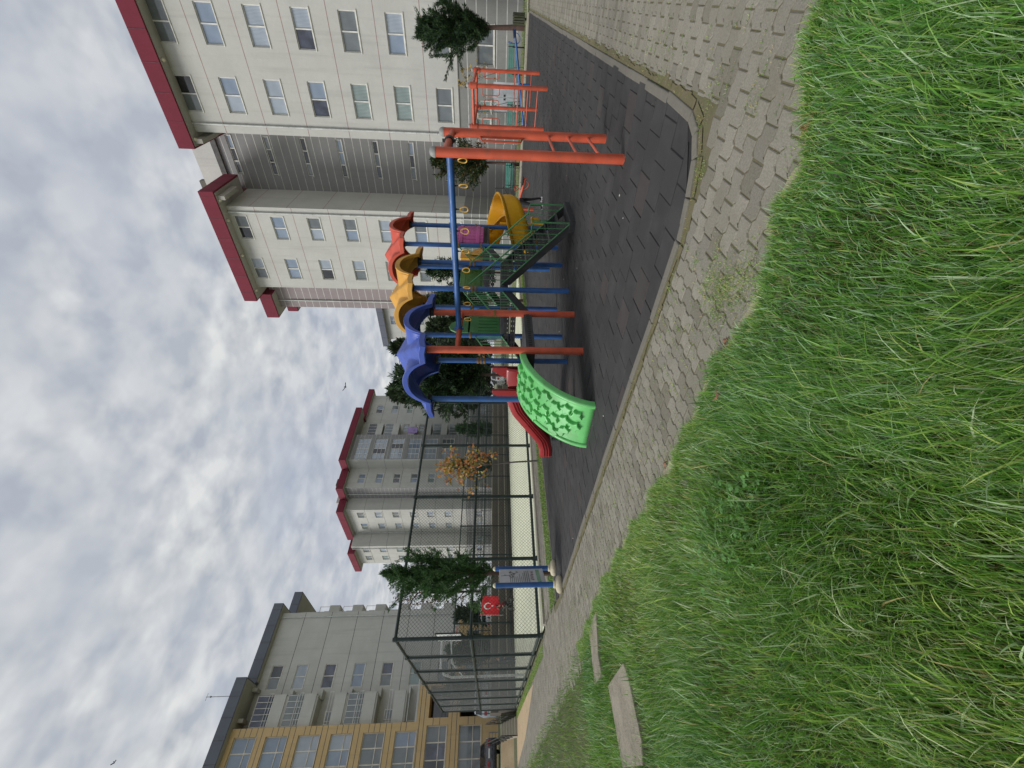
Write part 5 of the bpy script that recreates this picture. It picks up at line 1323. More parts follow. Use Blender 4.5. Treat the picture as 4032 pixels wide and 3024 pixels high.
# ------------------------------------------------------------------ court fence
def chain_fence(name, label, P0, P1, H, bay, rails, w=.10, dia=.0045, pr=.045, post_end=True, skip0=False, mesh_top=True, z0=.0):
    P0 = Vector((P0[0],P0[1],0)); P1 = Vector((P1[0],P1[1],0)); Lf = (P1-P0).length; d = (P1-P0)/Lf; nrm = Vector((-d.y,d.x,0))
    t = thing(name, label, 'fence', P0, 0, 'court fences'); n = round(Lf/bay)
    for i in range(n+1):
        if (i == 0 and skip0): continue
        b = MB(); q = d*(Lf*i/n); b.tube([q, q+Vector((0,0,H+.06))], pr, 12); b.lathe([(pr+.03,0),(pr+.03,.05),(pr,.1)], c=(q.x,q.y,0), n=12)
        for z in rails: b.lathe([(pr,z-.06),(pr+.016,z-.05),(pr+.016,z+.05),(pr,z+.06)], c=(q.x,q.y,0), n=12)
        b.build('post', M['fence'], t, smooth=40)
    for z in rails:
        b = MB(); b.tube([Vector((0,0,z)), d*Lf+Vector((0,0,z))], pr*.85, 10); b.build('rail', M['fence'], t, smooth=40)
    b = MB(); zb, zt = .06, H; hh = zt-zb; r = dia/2; st = w*1.42
    def strand(s0, z0_, s1, z1_):
        p = d*s0+Vector((0,0,z0_)); q = d*s1+Vector((0,0,z1_)); e = (q-p).normalized(); u_ = nrm; v_ = e.cross(nrm); vs = []
        for c in (p, q):
            for k in range(3): a = 2*pi*k/3; vs.append(c+u_*(r*cos(a))+v_*(r*sin(a)))
        b.add(vs, [(0,1,4,3),(1,2,5,4),(2,0,3,5)])
    k = -int(hh/st)-1
    while k*st < Lf:
        for sgn in (0,1):
            s0 = k*st; s1 = s0+hh; a0, a1 = zb, zt
            if s0 < 0: a0 += -s0; s0 = 0
            if s1 > Lf: a1 -= s1-Lf; s1 = Lf
            if s1-s0 > .02:
                if sgn: strand(s0,a0,s1,a1)
                else: strand(Lf-s0,a0,Lf-s1,a1)
        k += 1
    b.build('chain_link', M['fence'], t)
    return t
CA, CB_ = (4.95,15.3), (6.75,33.8)
chain_fence('chain_link_fence','dark green chain link fence along the long side of the court nearest the playground',CA,(19.9,14.3),4.68,2.32,(.12,2.3,4.66),pr=.06,w=.085,dia=.0085)
chain_fence('chain_link_fence','dark green chain link fence along the short side of the court beside the path',CA,CB_,4.68,2.64,(.12,2.3,4.66),pr=.06,w=.085,dia=.0085,skip0=True)
chain_fence('chain_link_fence','dark green chain link fence at the far side of the court before the bleachers',CB_,(34.9,33.8),4.3,2.62,(.25,2.3,4.28),pr=.055,w=.12,dia=.009,skip0=True)
# climbing net hanging inside the near corner
# bleachers with their railing
t = thing('bleachers','weathered concrete bleachers with three long steps along the far side of the court','bleachers',(22,34.4,0))
for k in range(3):
    b = MB(); b.box(6.9-22,38-22,34.2+.62*k-34.4,34.2+.62*(k+1)-34.4 if k < 2 else 36.3-34.4,-.05,.56+.56*k); o = b.build('step', M['concrete_dark'], t, bevel=.01)
    e = MB(); e.box(6.9-22,38-22,34.2+.62*k-34.415,34.2+.62*k-34.33,.56*(k+1)-.06,.56*(k+1)+.006); e.build('nosing', M['concrete_light'], o)
t = thing('railing','grey green iron railing with thin upright bars along the top of the bleachers','railing',(7,36.1,1.68))
b = MB()
for k in range(0,13): b.tube([(k*2.58,0,0),(k*2.58,0,.98)],.028,8)
b.tube([(0,0,.95),(31,0,.95)],.022,6); b.tube([(0,0,.12),(31,0,.12)],.018,6)
for k in range(int(31/.155)): b.tube([(k*.155,0,.12),(k*.155,0,.95)],.008,4,cap=False)
b.build('bar_panel', M['railing'], t, smooth=40)
# stair up the bank with dark handrails
t = thing('outdoor_stair','concrete stair with black handrails climbing the bank at the end of the path','stair',(5.75,33.5,0))
for k in range(6):
    b = MB(); b.box(-.35,.55,.36*k,.36*k+(.36 if k < 5 else .8),-.05,.16*(k+1)); b.build('step', M['concrete_light'], t, bevel=.008)
for x in (-.4,.6):
    b = MB(); b.tube([(x,-.1,.0),(x,-.1,1.0),(x,2.1,1.95),(x,2.1,.9)],.03,8)
    for q in range(1,5): b.tube([(x,-.1+.44*q,.1+.17*q),(x,-.1+.44*q,1.0+.19*q)],.022,6)
    b.tube([(x,-.1,.55),(x,2.1,1.5)],.022,6); b.build('handrail', M['iron'], t, smooth=40)
t = thing('railing','low white and grey railing on the terrace in front of the ochre block','railing',(1,44,.95)); b = MB()
for k in range(12): b.tube([(-8+k*1.3,0,0),(-8+k*1.3,0,.8)],.03,6)
for z in (.3,.55,.8): b.tube([(-8,0,z),(6.3,0,z)],.025,6)
b.build('rail', M['chrome'], t, smooth=40)
# basketball hoop
t = thing('basketball_hoop','white basketball hoop with an orange rim inside the court by the short fence','basketball hoop',(6.4,25.2,0)); b = MB()
b.tube([(0,0,0),(0,0,3.6),(.12,0,3.95),(.4,0,4.15),(1.75,0,4.2)],.055,12); b.tube([(0,0,3.0),(.6,0,3.6),(1.75,0,3.75)],.03,10); b.build('pole', M['white_metal'], t, smooth=50)
b = MB(); b.box(1.78,1.82,-.55,.55,3.2,4.5); o = b.build('backboard', M['white_metal'], t, bevel=.008)
b = MB()
for y in (-.55,.55): b.box(1.77,1.83,y-.02,y+.02,3.18,4.52)
for z in (3.2,4.5): b.box(1.77,1.83,-.53,.53,z-.02,z+.02)
b.build('frame', M['iron'], o)
b = MB(); b.tube([(2.08+.24*cos(a), .24*sin(a), 3.45) for a in np.linspace(0,2*pi,21)[:-1]],.016,6,closed=True); b.box(1.82,1.86,-.06,.06,3.35,3.5); b.build('rim', M['orange'], t, smooth=50)

# ------------------------------------------------------------------ benches, bins, notice board
def bench(loc, rz, label):
    t = thing('park_bench', label, 'bench', loc, rz, 'teal park benches'); Lb = 1.55
    b = MB()
    for k in range(4): b.box(-Lb/2,Lb/2,-.2+k*.11,-.2+k*.11+.085,.43,.465)
    b.build('seat', M['bench'], t, bevel=.008)
    b = MB()
    for k in range(3):
        Mx = Matrix.Translation((0,.235,.56)) @ Matrix.Rotation(-.22,4,'X'); b.box(-Lb/2,Lb/2,0,.03,k*.115,k*.115+.095,0,Mx)
    b.build('backrest', M['bench'], t, bevel=.008)
    for x in (-.62,.62):
        b = MB(); b.tube([(x,-.24,0),(x,-.2,.2),(x,-.16,.42)],.022,8); b.tube([(x,.3,0),(x,.2,.22),(x,.2,.42),(x,.31,.9)],.022,8); b.tube([(x,-.2,.41),(x,.2,.41)],.02,8); b.tube([(x,-.18,.42),(x,-.2,.62),(x,-.05,.66),(x,.24,.64)],.018,8)
        b.build('leg', M['iron'], t, smooth=50)
    return t
bench((30.6,2.85,.05),-pi/2,'teal slatted bench behind the raised end of the blue seesaw')
bench((30.6,5.65,.05),-pi/2,'teal slatted bench behind the climbing frame, below the sapling')
bench((30.6,9.05,.05),-pi/2,'teal slatted bench by the grey wall right of the yellow slide')
def slat_bin(loc, label):
    t = thing('litter_bin', label, 'bin', loc, 0, 'slatted litter bins'); 
    for k in range(14):
        a = 2*pi*k/14; Mx = Matrix.Translation((.25*cos(a),.25*sin(a),0)) @ Matrix.Rotation(a,4,'Z'); b = MB(); b.box(-.012,.012,-.04,.04,.1,.72,0,Mx); b.build('slat', M['bin'], t, bevel=.004)
    b = MB()
    for z in (.16,.64): b.tube([(.232*cos(a),.232*sin(a),z) for a in np.linspace(0,2*pi,25)[:-1]],.012,6,closed=True)
    b.build('hoop', M['iron'], t, smooth=40); b = MB(); b.lathe([(.215,.12),(.215,.66),(.195,.66),(.195,.14)], n=20); b.build('liner', M['iron'], t, smooth=40)
    b = MB(); b.tube([(0,0,0),(0,0,.12)],.06,10); b.build('foot', M['iron'], t, smooth=40)
slat_bin((29.8,.98,.05),'round slatted litter bin at the foot of the conifer on the right')
slat_bin((3.9,35.4,.0),'round slatted litter bin at the lawn edge below the dark car')
t = thing('notice_board','notice board between two blue posts standing in rounded concrete feet','notice board',(4.76,10.6,0))
A_ = Vector((5.12-4.76,10.95-10.6,0)); B_ = Vector((4.40-4.76,10.25-10.6,0)); dd = (B_-A_).normalized(); nn = Vector((-dd.y,dd.x,0))
for p in (A_,B_):
    b = MB(); b.tube([p+Vector((0,0,.1)), p+Vector((0,0,1.56))],.058,16); o = b.build('post', M['blue'], t, smooth=40)
    b = MB(); b.ball(p+Vector((0,0,1.56)),.058,14,sq=(1,1,1.05)); b.build('cap', M['cream_cap'], o, smooth=60)
    b = MB(); b.lathe([(.15,0),(.19,.03),(.2,.08),(.17,.125),(.10,.15),(.075,.155)], c=p, n=18); f = b.build('foot', M['stone'], o, smooth=50)
    b = MB(); b.lathe([(.062,.15),(.085,.155),(.085,.2),(.062,.21)], c=p, n=16); b.build('collar', M['cream_cap'], o, smooth=40)
Mb = Matrix(((dd.x,nn.x,0,A_.x),(dd.y,nn.y,0,A_.y),(0,0,1,0),(0,0,0,1)))
W_ = (B_-A_).length
b = MB(); b.box(.06,W_-.06,-.015,.015,.36,1.46,0,Mb); bd = b.build('board', M['board'], t, bevel=.012)
b = MB(); b.box(.14,W_-.1,.0175,.019,.47,.56,0,Mb); b.build('green_band', M['green_ink'], bd)
b = MB(); b.box(W_-.16,W_-.115,.0195,.021,.475,.52,0,Mb); b.build('dark_mark', M['ink'], bd)
b = MB()
for k in range(7):                                                   # a row of dark red capitals, too worn to read, upside down
    x = .26+k*.075; h_ = .075; b.box(x,x+.014,.0175,.019,.63,.63+h_,0,Mb)
    if k%3 != 1: b.box(x+.016,x+.05,.0175,.019,.63+(h_-.014 if k%2 else 0),.644+(h_-.014 if k%2 else 0),0,Mb)
    if k%2 == 0: b.box(x+.04,x+.053,.0175,.019,.646,.63+h_-.016 if k%4 else .68,0,Mb)
b.build('red_lettering', M['red_ink'], bd)
b = MB()
for k in range(11): 
    z = .74+k*.045; wd = (W_-.3)*(.95 if k < 3 else rng.uniform(.45,.8)); b.box(W_-.12-wd,W_-.12,.0175,.019,z,z+.013 if k > 2 else z+.02,0,Mb)
b.build('text_lines', M['ink'], bd)
b = MB()                                                             # small line drawing at the far end
for (x0,z0_,x1,z1_) in ((.30,1.02,.48,1.24),(.48,1.24,.44,1.34),(.36,1.10,.26,1.20),(.26,1.20,.22,1.16),(.42,1.17,.56,1.12),(.56,1.12,.62,1.2),(.47,1.3,.5,1.42),(.2,1.05,.3,1.0)):
    p = Mb @ Vector((x0,.019,z0_)); q = Mb @ Vector((x1,.019,z1_)); b.beam(p,q,.002,.022)
for (x,z,s) in ((.3,1.19,.05),(.52,1.2,.035),(.4,1.1,.04)):
    b.add([Mb @ Vector((x+s*cos(a)*(1+.3*sin(3*a)),.0185,z+s*.7*sin(a))) for a in np.linspace(0,2*pi,13)[:-1]],[tuple(range(12))])
b.build('drawing', M['ink'], bd)

# ------------------------------------------------------------------ vehicles
def car(label, loc, rz, paintm, kind='sedan', group='parked cars', name='parked_car'):
    t = thing(name, label, 'car', loc, rz, group)
    S = {'sedan':(4.4,1.74,[(-2.2,.42),(-2.18,.78),(-2.05,.95),(-1.45,1.0),(-.85,1.40),(.35,1.43),(1.05,1.0),(1.95,.86),(2.18,.66),(2.2,.38)]),
         'suv':(4.4,1.82,[(-2.2,.45),(-2.2,.95),(-2.1,1.08),(-1.85,1.60),(-1.5,1.68),(.25,1.66),(1.0,1.12),(1.95,1.0),(2.18,.8),(2.2,.42)]),
         'van':(4.6,1.85,[(-2.3,.42),(-2.3,1.0),(-2.28,1.2),(-2.2,1.82),(-1.9,1.88),(.9,1.84),(1.55,1.2),(2.1,1.0),(2.28,.75),(2.3,.4)])}[kind]
    Lc, Wc, pr = S; belt = pr[2][1]; full = pr+[(pr[-1][0]-.05,.24),(pr[0][0]+.05,.24)]
    b = MB(); secs = []
    for y, zs_, xs_ in ((-Wc/2,.0,.97),(-Wc/2+.08,.02,.99),(0,.04,1.0),(Wc/2-.08,.02,.99),(Wc/2,.0,.97)):
        row = []
        for x, z in full:
            tum = max(0,(z-belt))*.32
            row.append((x*xs_, y-math.copysign(tum,y) if abs(y) > .1 else y, z+zs_*(1 if z > .5 else 0)))
        secs.append(row)
    n = len(full); vs = [p for r in secs for p in r]; fs = []
    for i in range(len(secs)-1): fs += [(i*n+k,i*n+(k+1)%n,(i+1)*n+(k+1)%n,(i+1)*n+k) for k in range(n)]
    fs += [tuple(range(n)), tuple(reversed(range((len(secs)-1)*n,len(secs)*n)))]
    b.add(vs, fs); b.build('body', paintm, t, smooth=35, bevel=.03)
    gz0, gz1 = belt+.06, max(p[1] for p in pr)-.07; rear = [p for p in pr if p[1] >= belt][0:3]
    xr = np.interp((gz0,gz1),[pr[2][1],pr[4][1] if kind == 'sedan' else pr[3][1]],[pr[3][0] if kind == 'sedan' else pr[2][0],pr[4][0] if kind == 'sedan' else pr[3][0]])
    xf = (pr[6][0]-.1, pr[5][0]+.05)
    for s in (-1,1):
        b = MB(); yb = lambda z: s*(Wc/2-(z-belt)*.32+.006)
        b.quad((xr[0]+.25,yb(gz0),gz0),(xf[0]-.2,yb(gz0),gz0),(xf[1]-.18,yb(gz1),gz1),(xr[1]+.22,yb(gz1),gz1)); b.build('side_window', M['g_dark'], t)
    wy = lambda z: Wc/2-(z-belt)*.32-.12
    p3, p4 = (pr[3],pr[4]) if kind == 'sedan' else (pr[2],pr[3])
    for (pa_,pb_,nm) in ((p3,p4,'rear_window'),(pr[6],pr[5],'windscreen')):
        b = MB(); q0 = Vector((pa_[0],0,pa_[1])).lerp(Vector((pb_[0],0,pb_[1])),.15); q1 = Vector((pa_[0],0,pa_[1])).lerp(Vector((pb_[0],0,pb_[1])),.88); sg = -.02 if nm == 'rear_window' else .02
        b.quad((q0.x+sg,-wy(q0.z),q0.z+.055),(q0.x+sg,wy(q0.z),q0.z+.055),(q1.x+sg,wy(q1.z),q1.z+.055),(q1.x+sg,-wy(q1.z),q1.z+.055)); b.build(nm, M['g_dark'], t)
    for s in (-1,1):
        b = MB(); b.box(-Lc/2-.02,-Lc/2+.1,s*(Wc/2-.28)-.13,s*(Wc/2-.28)+.13,belt-.26,belt-.04) if kind != 'sedan' else b.box(-Lc/2-.02,-Lc/2+.1,s*(Wc/2-.30)-.16,s*(Wc/2-.30)+.16,.70,.90); b.build('tail_light', M['lamp_red'], t, bevel=.02)
        b = MB(); b.box(Lc/2-.2,Lc/2+.005,s*(Wc/2-.32)-.17,s*(Wc/2-.32)+.17,.66,.80); b.build('headlight', M['lamp_clear'], t, bevel=.02)
    b = MB(); b.box(-Lc/2-.03,-Lc/2+.0,-.26,.26,.72,.83); b.build('number_plate', M['white_metal'], t)
    b = MB(); b.box(-Lc/2-.05,-Lc/2+.02,-Wc/2+.1,Wc/2-.1,.34,.52); b.build('bumper', paintm, t, bevel=.03)
    for x in (-Lc*.3,Lc*.31):
        for s in (-1,1):
            Mx = Matrix.Translation((x,s*(Wc/2-.09),.31)) @ Matrix.Rotation(pi/2,4,'X'); w_ = thing('wheel',None,None); w_.parent = t; w_.location = (0,0,0)
            b = MB(); b.lathe([(.2,-.1),(.29,-.1),(.31,-.07),(.31,.07),(.29,.1),(.2,.1)], n=20, M=Mx); b.build('tyre', M['rubber'], w_, smooth=40)
            b = MB(); b.lathe([(.19,-.105),(.2,-.09),(.2,.09),(.19,.105)], n=20, M=Mx); b.build('rim', M['chrome'], w_, smooth=40)
    return t
car('dark blue saloon seen from behind on the terrace by the ochre block',(5.25,41.5,.95),pi/2+.06,M['car_dark'])
car('white estate car parked side on behind the bleachers near the flag',(17.4,43.2,.95),.12,M['car_white'],'suv')
car('silver white van behind the far end of the court fence',(9.3,41.0,.95),pi/2-.5,M['car_silver'],'van')
p = ab(1.0,55,0); car('white van far behind the court, seen right of the conifer trunk',(p.x,p.y,0),.85,M['car_white'],'van')
p = ab(-4.5,64,0); car('red and white car far behind the court, left of the conifer trunk',(p.x,p.y,0),1.2,M['car_red'],'suv')

# ------------------------------------------------------------------ people
def person(label, loc, rz, J, cols, s=1.0, hair=True, long_hair=False, group=None):
    """J: joint positions for one continuous skinned body; cols: shirt, trousers, shoe materials"""
    t = thing('person', label, 'person', loc, rz, group)
    names = ['pelvis','waist','chest','neck','head0','head1','head2','hipL','kneeL','ankL','toeL','hipR','kneeR','ankR','toeR','shL','elL','wrL','haL','shR','elR','wrR','haR']
    links = [('pelvis','waist'),('waist','chest'),('chest','neck'),('neck','head0'),('head0','head1'),('head1','head2'),('pelvis','hipL'),('hipL','kneeL'),('kneeL','ankL'),('ankL','toeL'),('pelvis','hipR'),('hipR','kneeR'),('kneeR','ankR'),('ankR','toeR'),('chest','shL'),('shL','elL'),('elL','wrL'),('wrL','haL'),('chest','shR'),('shR','elR'),('elR','wrR'),('wrR','haR')]
    rad = dict(pelvis=(.115,.09),waist=(.10,.075),chest=(.12,.085),neck=(.045,.045),head0=(.055,.06),head1=(.078,.09),head2=(.06,.07),hip=(.078,.078),knee=(.052,.052),ank=(.036,.036),toe=(.034,.026),sh=(.05,.05),el=(.036,.036),wr=(.025,.025),ha=(.03,.018))
    idx = {n: i for i, n in enumerate(names)}; V = [Vector(J[n])*s for n in names]; E = [(idx[a],idx[b]) for a, b in links]; R = [rad[n[:-1] if n[-1] in 'LR' else n] for n in names]
    fi = []
    for sd_ in 'LR':                                                 # five fingers per hand
        w_, h_ = Vector(J['wr'+sd_]), Vector(J['ha'+sd_]); d = (h_-w_).normalized(); sdv = d.cross(Vector((0,0,1))); sdv = sdv.normalized() if sdv.length > .1 else Vector((1,0,0)); cur = d.cross(sdv)
        for k, (o_, l_) in enumerate(((-.027,.045),(-.009,.055),(.009,.052),(.026,.04),(.036,.03))):
            root = h_+sdv*o_+(d*.01 if k < 4 else -d*.025); m1 = root+d*l_*.55+(sdv*.02 if k == 4 else cur*.006); m2 = m1+d*l_*.4+cur*(.018)
            i0 = len(V); V += [root*s, m1*s, m2*s]; R += [(.009,.009),(.0075,.0075),(.0055,.0055)]; E += [(idx['ha'+sd_],i0),(i0,i0+1),(i0+1,i0+2)]
    me = bpy.data.meshes.new('body'); me.from_pydata([tuple(v) for v in V], E, []); o = bpy.data.objects.new('tmp', me); COL.objects.link(o)
    sk = o.modifiers.new('skin','SKIN'); sv = me.skin_vertices[0].data
    for i, r in enumerate(R): sv[i].radius = (r[0]*s, r[1]*s)
    sv[0].use_root = True; sb = o.modifiers.new('sub','SUBSURF'); sb.levels = sb.render_levels = 2
    dg = bpy.context.evaluated_depsgraph_get(); dg.update(); m2 = bpy.data.meshes.new_from_object(o.evaluated_get(dg)); bpy.data.objects.remove(o)
    m2.name = 'body'; m2.materials.clear()
    for m_ in (M['skin'],)+tuple(cols): m2.materials.append(m_)
    def part(c):
        best = None
        for a, b_2 in links:
            p, q = Vector(J[a])*s, Vector(J[b_2])*s; e = q-p; tt = max(0,min(1,(c-p).dot(e)/e.length_squared)); dd_ = (c-(p+e*tt)).length
            if best is None or dd_ < best[0]: best = (dd_, a, b_2, tt)
        _, a, b_2, tt = best
        if b_2[:2] in ('he',) or a == 'neck' or (b_2 == 'neck' and tt > .75): return 0
        if a[:2] == 'wr' or b_2[:2] == 'ha' or (a[:2] == 'el' and tt > .85): return 0
        if a[:3] == 'ank' or (b_2[:3] == 'ank' and tt > .93): return 3
        if a == 'pelvis' and b_2[:3] == 'hip' or a[:3] == 'hip' or a[:4] == 'knee' or (a == 'pelvis' and b_2 == 'waist' and tt < .25): return 2
        return 1
    for p in m2.polygons: p.material_index = part(p.center); p.use_smooth = True
    bo = place(m2, 'body', t)
    hc = Vector(J['head1'])*s; f = Vector(J.get('face',(0,-1,0))).normalized(); sv_ = f.cross(Vector((0,0,1))).normalized()
    b = MB(); b.ball(hc+Vector((0,0,.025*s))-f*.014*s, .101*s, 14, sq=(.95,.95,1.0)); vs = []; 
    keep = MB(); keep.v = b.v; keep.f = [q for q in b.f if not (sum((Vector(b.v[i])-hc).dot(f) for i in q)/len(q) > .045*s and sum((Vector(b.v[i])-hc).z for i in q)/len(q) < .06*s) and sum((Vector(b.v[i])-hc).z for i in q)/len(q) > -.06*s]; keep.m = [0]*len(keep.f)
    if long_hair: keep.tube([hc-f*.06*s+Vector((0,0,.02*s)), hc-f*.10*s+Vector((0,0,-.1*s)), hc-f*.10*s+Vector((0,0,-.24*s)), hc-f*.08*s+Vector((0,0,-.34*s))],[.075*s,.085*s,.07*s,.02*s],10)
    keep.build('hair', M['hair'], t, smooth=60)
    b = MB()
    for e in (-.03,.03): b.ball(hc+f*.078*s+sv_*e*s+Vector((0,0,.0)), .009*s, 8)
    b.build('eyes', M['black_cloth'], t, smooth=60)
    b = MB(); b.ball(hc+f*.088*s+Vector((0,0,-.022*s)), .013*s, 8, sq=(.8,.8,1.4)); b.build('nose', M['skin'], t, smooth=60)
    b = MB(); b.tube([hc+f*.075*s+sv_*-.022*s+Vector((0,0,-.052*s)), hc+f*.082*s+Vector((0,0,-.055*s)), hc+f*.075*s+sv_*.022*s+Vector((0,0,-.052*s))], .005*s, 6); b.build('mouth', M['maroon_cloth'], t, smooth=60)
    for e in (-1,1):
        b = MB(); b.ball(hc+sv_*.08*e*s-f*.005*s+Vector((0,0,-.008*s)), .022*s, 8, sq=(.5,.7,1.2)); b.build('ear', M['skin'], t, smooth=60)
    return t
STAND = dict(pelvis=(0,0,.80),waist=(0,0,.94),chest=(0,0,1.14),neck=(0,0,1.27),head0=(0,-.005,1.33),head1=(0,-.015,1.42),head2=(0,-.01,1.49),
  hipL=(.08,0,.76),kneeL=(.16,-.02,.43),ankL=(.22,.01,.08),toeL=(.25,-.13,.035),hipR=(-.08,0,.76),kneeR=(-.15,-.03,.43),ankR=(-.21,.0,.08),toeR=(-.25,-.13,.035),
  shL=(.15,0,1.18),elL=(.22,-.03,.97),wrL=(.20,-.16,.86),haL=(.19,-.21,.83),shR=(-.15,0,1.18),elR=(-.22,-.03,.97),wrR=(-.20,-.16,.86),haR=(-.19,-.21,.83),face=(0,-1,0))
M['striped'] = paint('grey_white_knit', C(196,194,198), .85, .4, 40)
pr = person('child in black trousers and roller skates standing half hidden behind the yellow slide',(15.1,5.22,.02),2.9,STAND,(M['striped'],M['black_cloth'],M['shoe']),.95)
for sgn in (-1,1):                                                   # skates
    b = MB(); x = .225*sgn*.95
    for q in range(3): b.lathe([(.006,-.014),(.026,-.014),(.026,.014),(.006,.014)], n=10, M=Matrix.Translation((x,.02-.075*q,.008)) @ Matrix.Rotation(pi/2,4,'Y'))
    b.box(x-.012,x+.012,-.15,.05,.02,.05); b.build('skate', M['striped'], pr, smooth=40)
LEAN = dict(STAND); LEAN.update(neck=(0,-.07,1.25),head0=(0,-.10,1.30),head1=(0,-.13,1.38),head2=(0,-.13,1.45),chest=(0,-.04,1.13),elL=(.20,-.18,1.02),wrL=(.12,-.33,.95),haL=(.11,-.38,.93),elR=(-.20,-.18,1.02),wrR=(-.12,-.33,.95),haR=(-.11,-.38,.93))
person('long haired child in a white top seen through the main stair railing',(14.3,6.0,.02),.5,LEAN,(M['white_cloth'],M['jean_cloth'],M['shoe']),.86,long_hair=True)
RIDE = dict(pelvis=(0,.18,.66),waist=(0,.10,.79),chest=(0,-.05,.95),neck=(0,-.11,1.06),head0=(0,-.13,1.11),head1=(0,-.16,1.19),head2=(0,-.16,1.26),
  hipL=(.075,.16,.63),kneeL=(.11,-.14,.53),ankL=(.10,-.02,.22),toeL=(.10,-.13,.18),hipR=(-.075,.16,.63),kneeR=(-.10,-.08,.36),ankR=(-.10,.06,.10),toeR=(-.10,-.05,.06),
  shL=(.14,-.06,.98),elL=(.19,-.22,.84),wrL=(.20,-.36,.84),haL=(.20,-.41,.84),shR=(-.14,-.06,.98),elR=(-.20,-.18,1.02),wrR=(-.14,-.26,1.12),haR=(-.13,-.27,1.17),face=(0,-1,-.1))
rzB = math.radians(-62)
person('child with a red and white top riding a bicycle and holding up the flag',(12.5,32.2,.02),rzB,RIDE,(M['maroon_cloth'],M['black_cloth'],M['shoe']),1.0)
t = thing('bicycle','small grey children\'s bicycle ridden across the court under the flag','bicycle',(12.5,32.2,.02),rzB)
for y in (.45,-.45):
    w_ = thing('wheel',None,None); w_.parent = t; w_.location = (0,y,.26)
    b = MB(); b.tube([(0,.24*cos(a),.24*sin(a)) for a in np.linspace(0,2*pi,25)[:-1]],.02,8,closed=True); b.build('tyre', M['rubber'], w_, smooth=50)
    b = MB()
    for k in range(10): b.tube([(0,0,0),(0,.23*cos(k*pi/5),.23*sin(k*pi/5))],.003,4,cap=False)
    b.build('spokes', M['chrome'], w_)
b = MB(); bb = (0,.04,.26)
for p, q in (((0,.16,.56),bb),(bb,(0,-.34,.60)),((0,.14,.52),(0,-.33,.62)),(bb,(0,.45,.26)),((0,.15,.52),(0,.45,.26)),((0,-.33,.68),(0,-.45,.26))): b.tube([p,q],.016,8)
b.build('frame', M['chrome'], t, smooth=40)
b = MB(); b.tube([(.24,-.4,.82),(.2,-.36,.83),(0,-.33,.78),(-.2,-.36,.83),(-.24,-.4,.82)],.014,8); b.tube([(0,-.33,.66),(0,-.33,.78)],.014,8); b.build('handlebar', M['chrome'], t, smooth=40)
b = MB(); b.box(-.07,.07,.06,.28,.57,.61); b.build('saddle', M['rubber'], t, bevel=.02)
b = MB(); b.tube([(.1,.04,.17),(0,.04,.26),(-.1,.04,.35)],.012,6); b.build('pedals', M['iron'], t)
# flag: thin cloth with crescent and star, waving from the rider's raised hand
fo = thing('flag','red flag with white crescent and star carried above the bicycle','flag',(12.5,32.2,.02),0)
fh = ab(1,0,0); fw_, fH = 1.35, 1.12
def fpt(u, v, dz=0):
    q = fh*(-.75+u*fw_) + ab(0,1,0)*(.07*sin(u*5+v*2)+dz) + Vector((0,0,1.10+v*fH-.22*(1-u)*(-1)*.0+.22*(1-u)*(v*1.0)-.05*sin(u*4)))
    return q
b = MB(); n = 16; b.add([fpt(i/n,j/n) for j in range(n+1) for i in range(n+1)], [(j*(n+1)+i,j*(n+1)+i+1,(j+1)*(n+1)+i+1,(j+1)*(n+1)+i) for j in range(n) for i in range(n)])
b.build('cloth', M['red_cloth'], fo, smooth=60, solid=.004)
b = MB()                                                             # crescent and star sit on the viewer's side of the cloth, turned as in the photograph
def em(pts): return [fpt(u,v,-.008) for u, v in pts]
outer = [(a) for a in np.linspace(math.radians(38),math.radians(322),30)]
P_o = [(.50+.23*cos(a)*.83*-1*-1, .64+.23*sin(a)) for a in outer]
cr = []
for k in range(30):
    a = math.radians(-90)+math.radians(36)+k/29*math.radians(288)
    cr.append((.5+.19*cos(a), .68-.0+.23*sin(a)))
ci = []
for k in range(30):
    a = math.radians(-90)+math.radians(48)+k/29*math.radians(264)
    ci.append((.5+.145*cos(a), .635+.18*sin(a)))
vs = em(cr)+em(ci); b.add(vs, [(k,k+1,30+k+1,30+k) for k in range(29)])
st = [( .5+(.085 if k%2 == 0 else .034)*cos(-pi/2+k*pi/5)*.83, .40+(.10 if k%2 == 0 else .04)*sin(-pi/2+k*pi/5)) for k in range(10)]
b.add(em([(.5,.40)]+st), [(0,k+1,(k+1)%10+1) for k in range(10)])
b.build('crescent_and_star', M['white_cloth'], fo)
b = MB(); b.tube([fpt(0,-.25), fpt(0,1.03)], .012, 6); b.build('staff', M['white_metal'], fo)
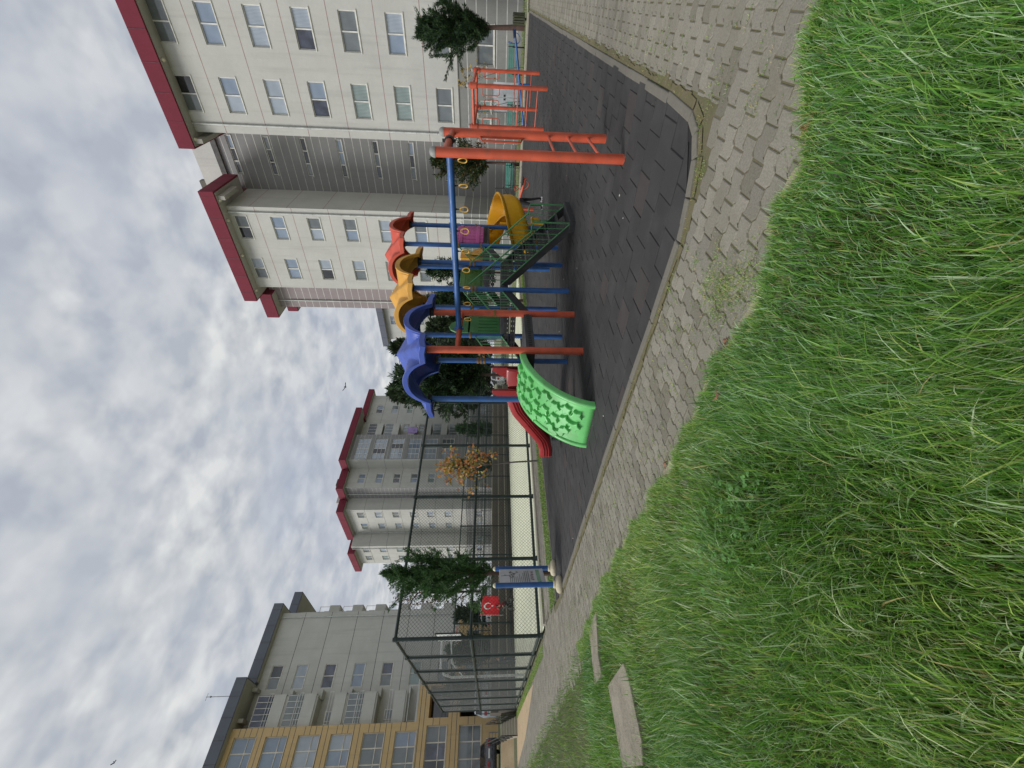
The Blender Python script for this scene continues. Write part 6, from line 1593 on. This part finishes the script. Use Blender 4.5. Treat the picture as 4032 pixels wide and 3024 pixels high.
person('child in dark navy clothes walking inside the court near the far left posts',(9.2,32.6,.02),.9,STAND,(M['navy_cloth'],M['navy_cloth'],M['shoe']),.88)
p = ab(-3.4,58,0); person('distant adult in a red jacket on the grass far behind the court',(p.x,p.y,0),.4,STAND,(M['red_cloth'],M['jean_cloth'],M['shoe']),1.15,group='distant walkers behind the court')
p = ab(-5.6,56,0); person('distant adult in a white jacket on the grass far behind the court',(p.x,p.y,0),2.4,STAND,(M['white_cloth'],M['black_cloth'],M['shoe']),1.15,group='distant walkers behind the court')
# trolley frame left by the bench, birds
t = thing('shopping_trolley','empty dark wire trolley frame standing beside the teal bench left of the overhead bar','trolley',(32.2,11.2,.05)); b = MB()
for (p,q) in (((0,-.9,1.55),(0,.55,1.25)),((0,-.9,1.0),(0,.55,.9)),((0,-.9,1.55),(0,-.9,1.0)),((0,-.2,1.4),(0,-.2,.95)),((0,.55,1.25),(0,.55,0)),((.3,-.9,1.0),(.3,.55,0)),((.0,-.9,1.0),(.3,-.9,1.0))): b.tube([p,q],.02,6)
b.build('frame', M['iron'], t, smooth=40)
def bird(loc, rz, label, s):
    b = MB(); b.ball((0,0,0),.10*s,8,sq=(2.2,.8,.75)); 
    for sg in (-1,1): b.add([(.14*s,.05*sg*s,.02),(-.10*s,.05*sg*s,.02),(-.22*s,.55*sg*s,.16*s),(.02*s,.62*sg*s,.2*s),(.10*s,.3*sg*s,.12*s)],[(0,1,2,3,4)])
    b.add([(-.2*s,-.05*s,0),(-.2*s,.05*s,0),(-.4*s,.1*s,.01),(-.4*s,-.1*s,.01)],[(0,1,2,3)])
    o = b.build('bird', M['iron'], smooth=60, solid=.01); o.location = loc; o.rotation_euler = (.3,.1,rz); tag(o,label,'bird','birds in flight')
d_ = ab(*[v for v in (-.01*60,60,20)]); bird((d_.x,d_.y,21.5),.8,'bird flying in the sky right of the stepped apartment block',1.0)
d_ = ab(-36.6,44,0); bird((d_.x,d_.y,37.6),2.2,'small bird flying high above the ochre fronted block',.42)
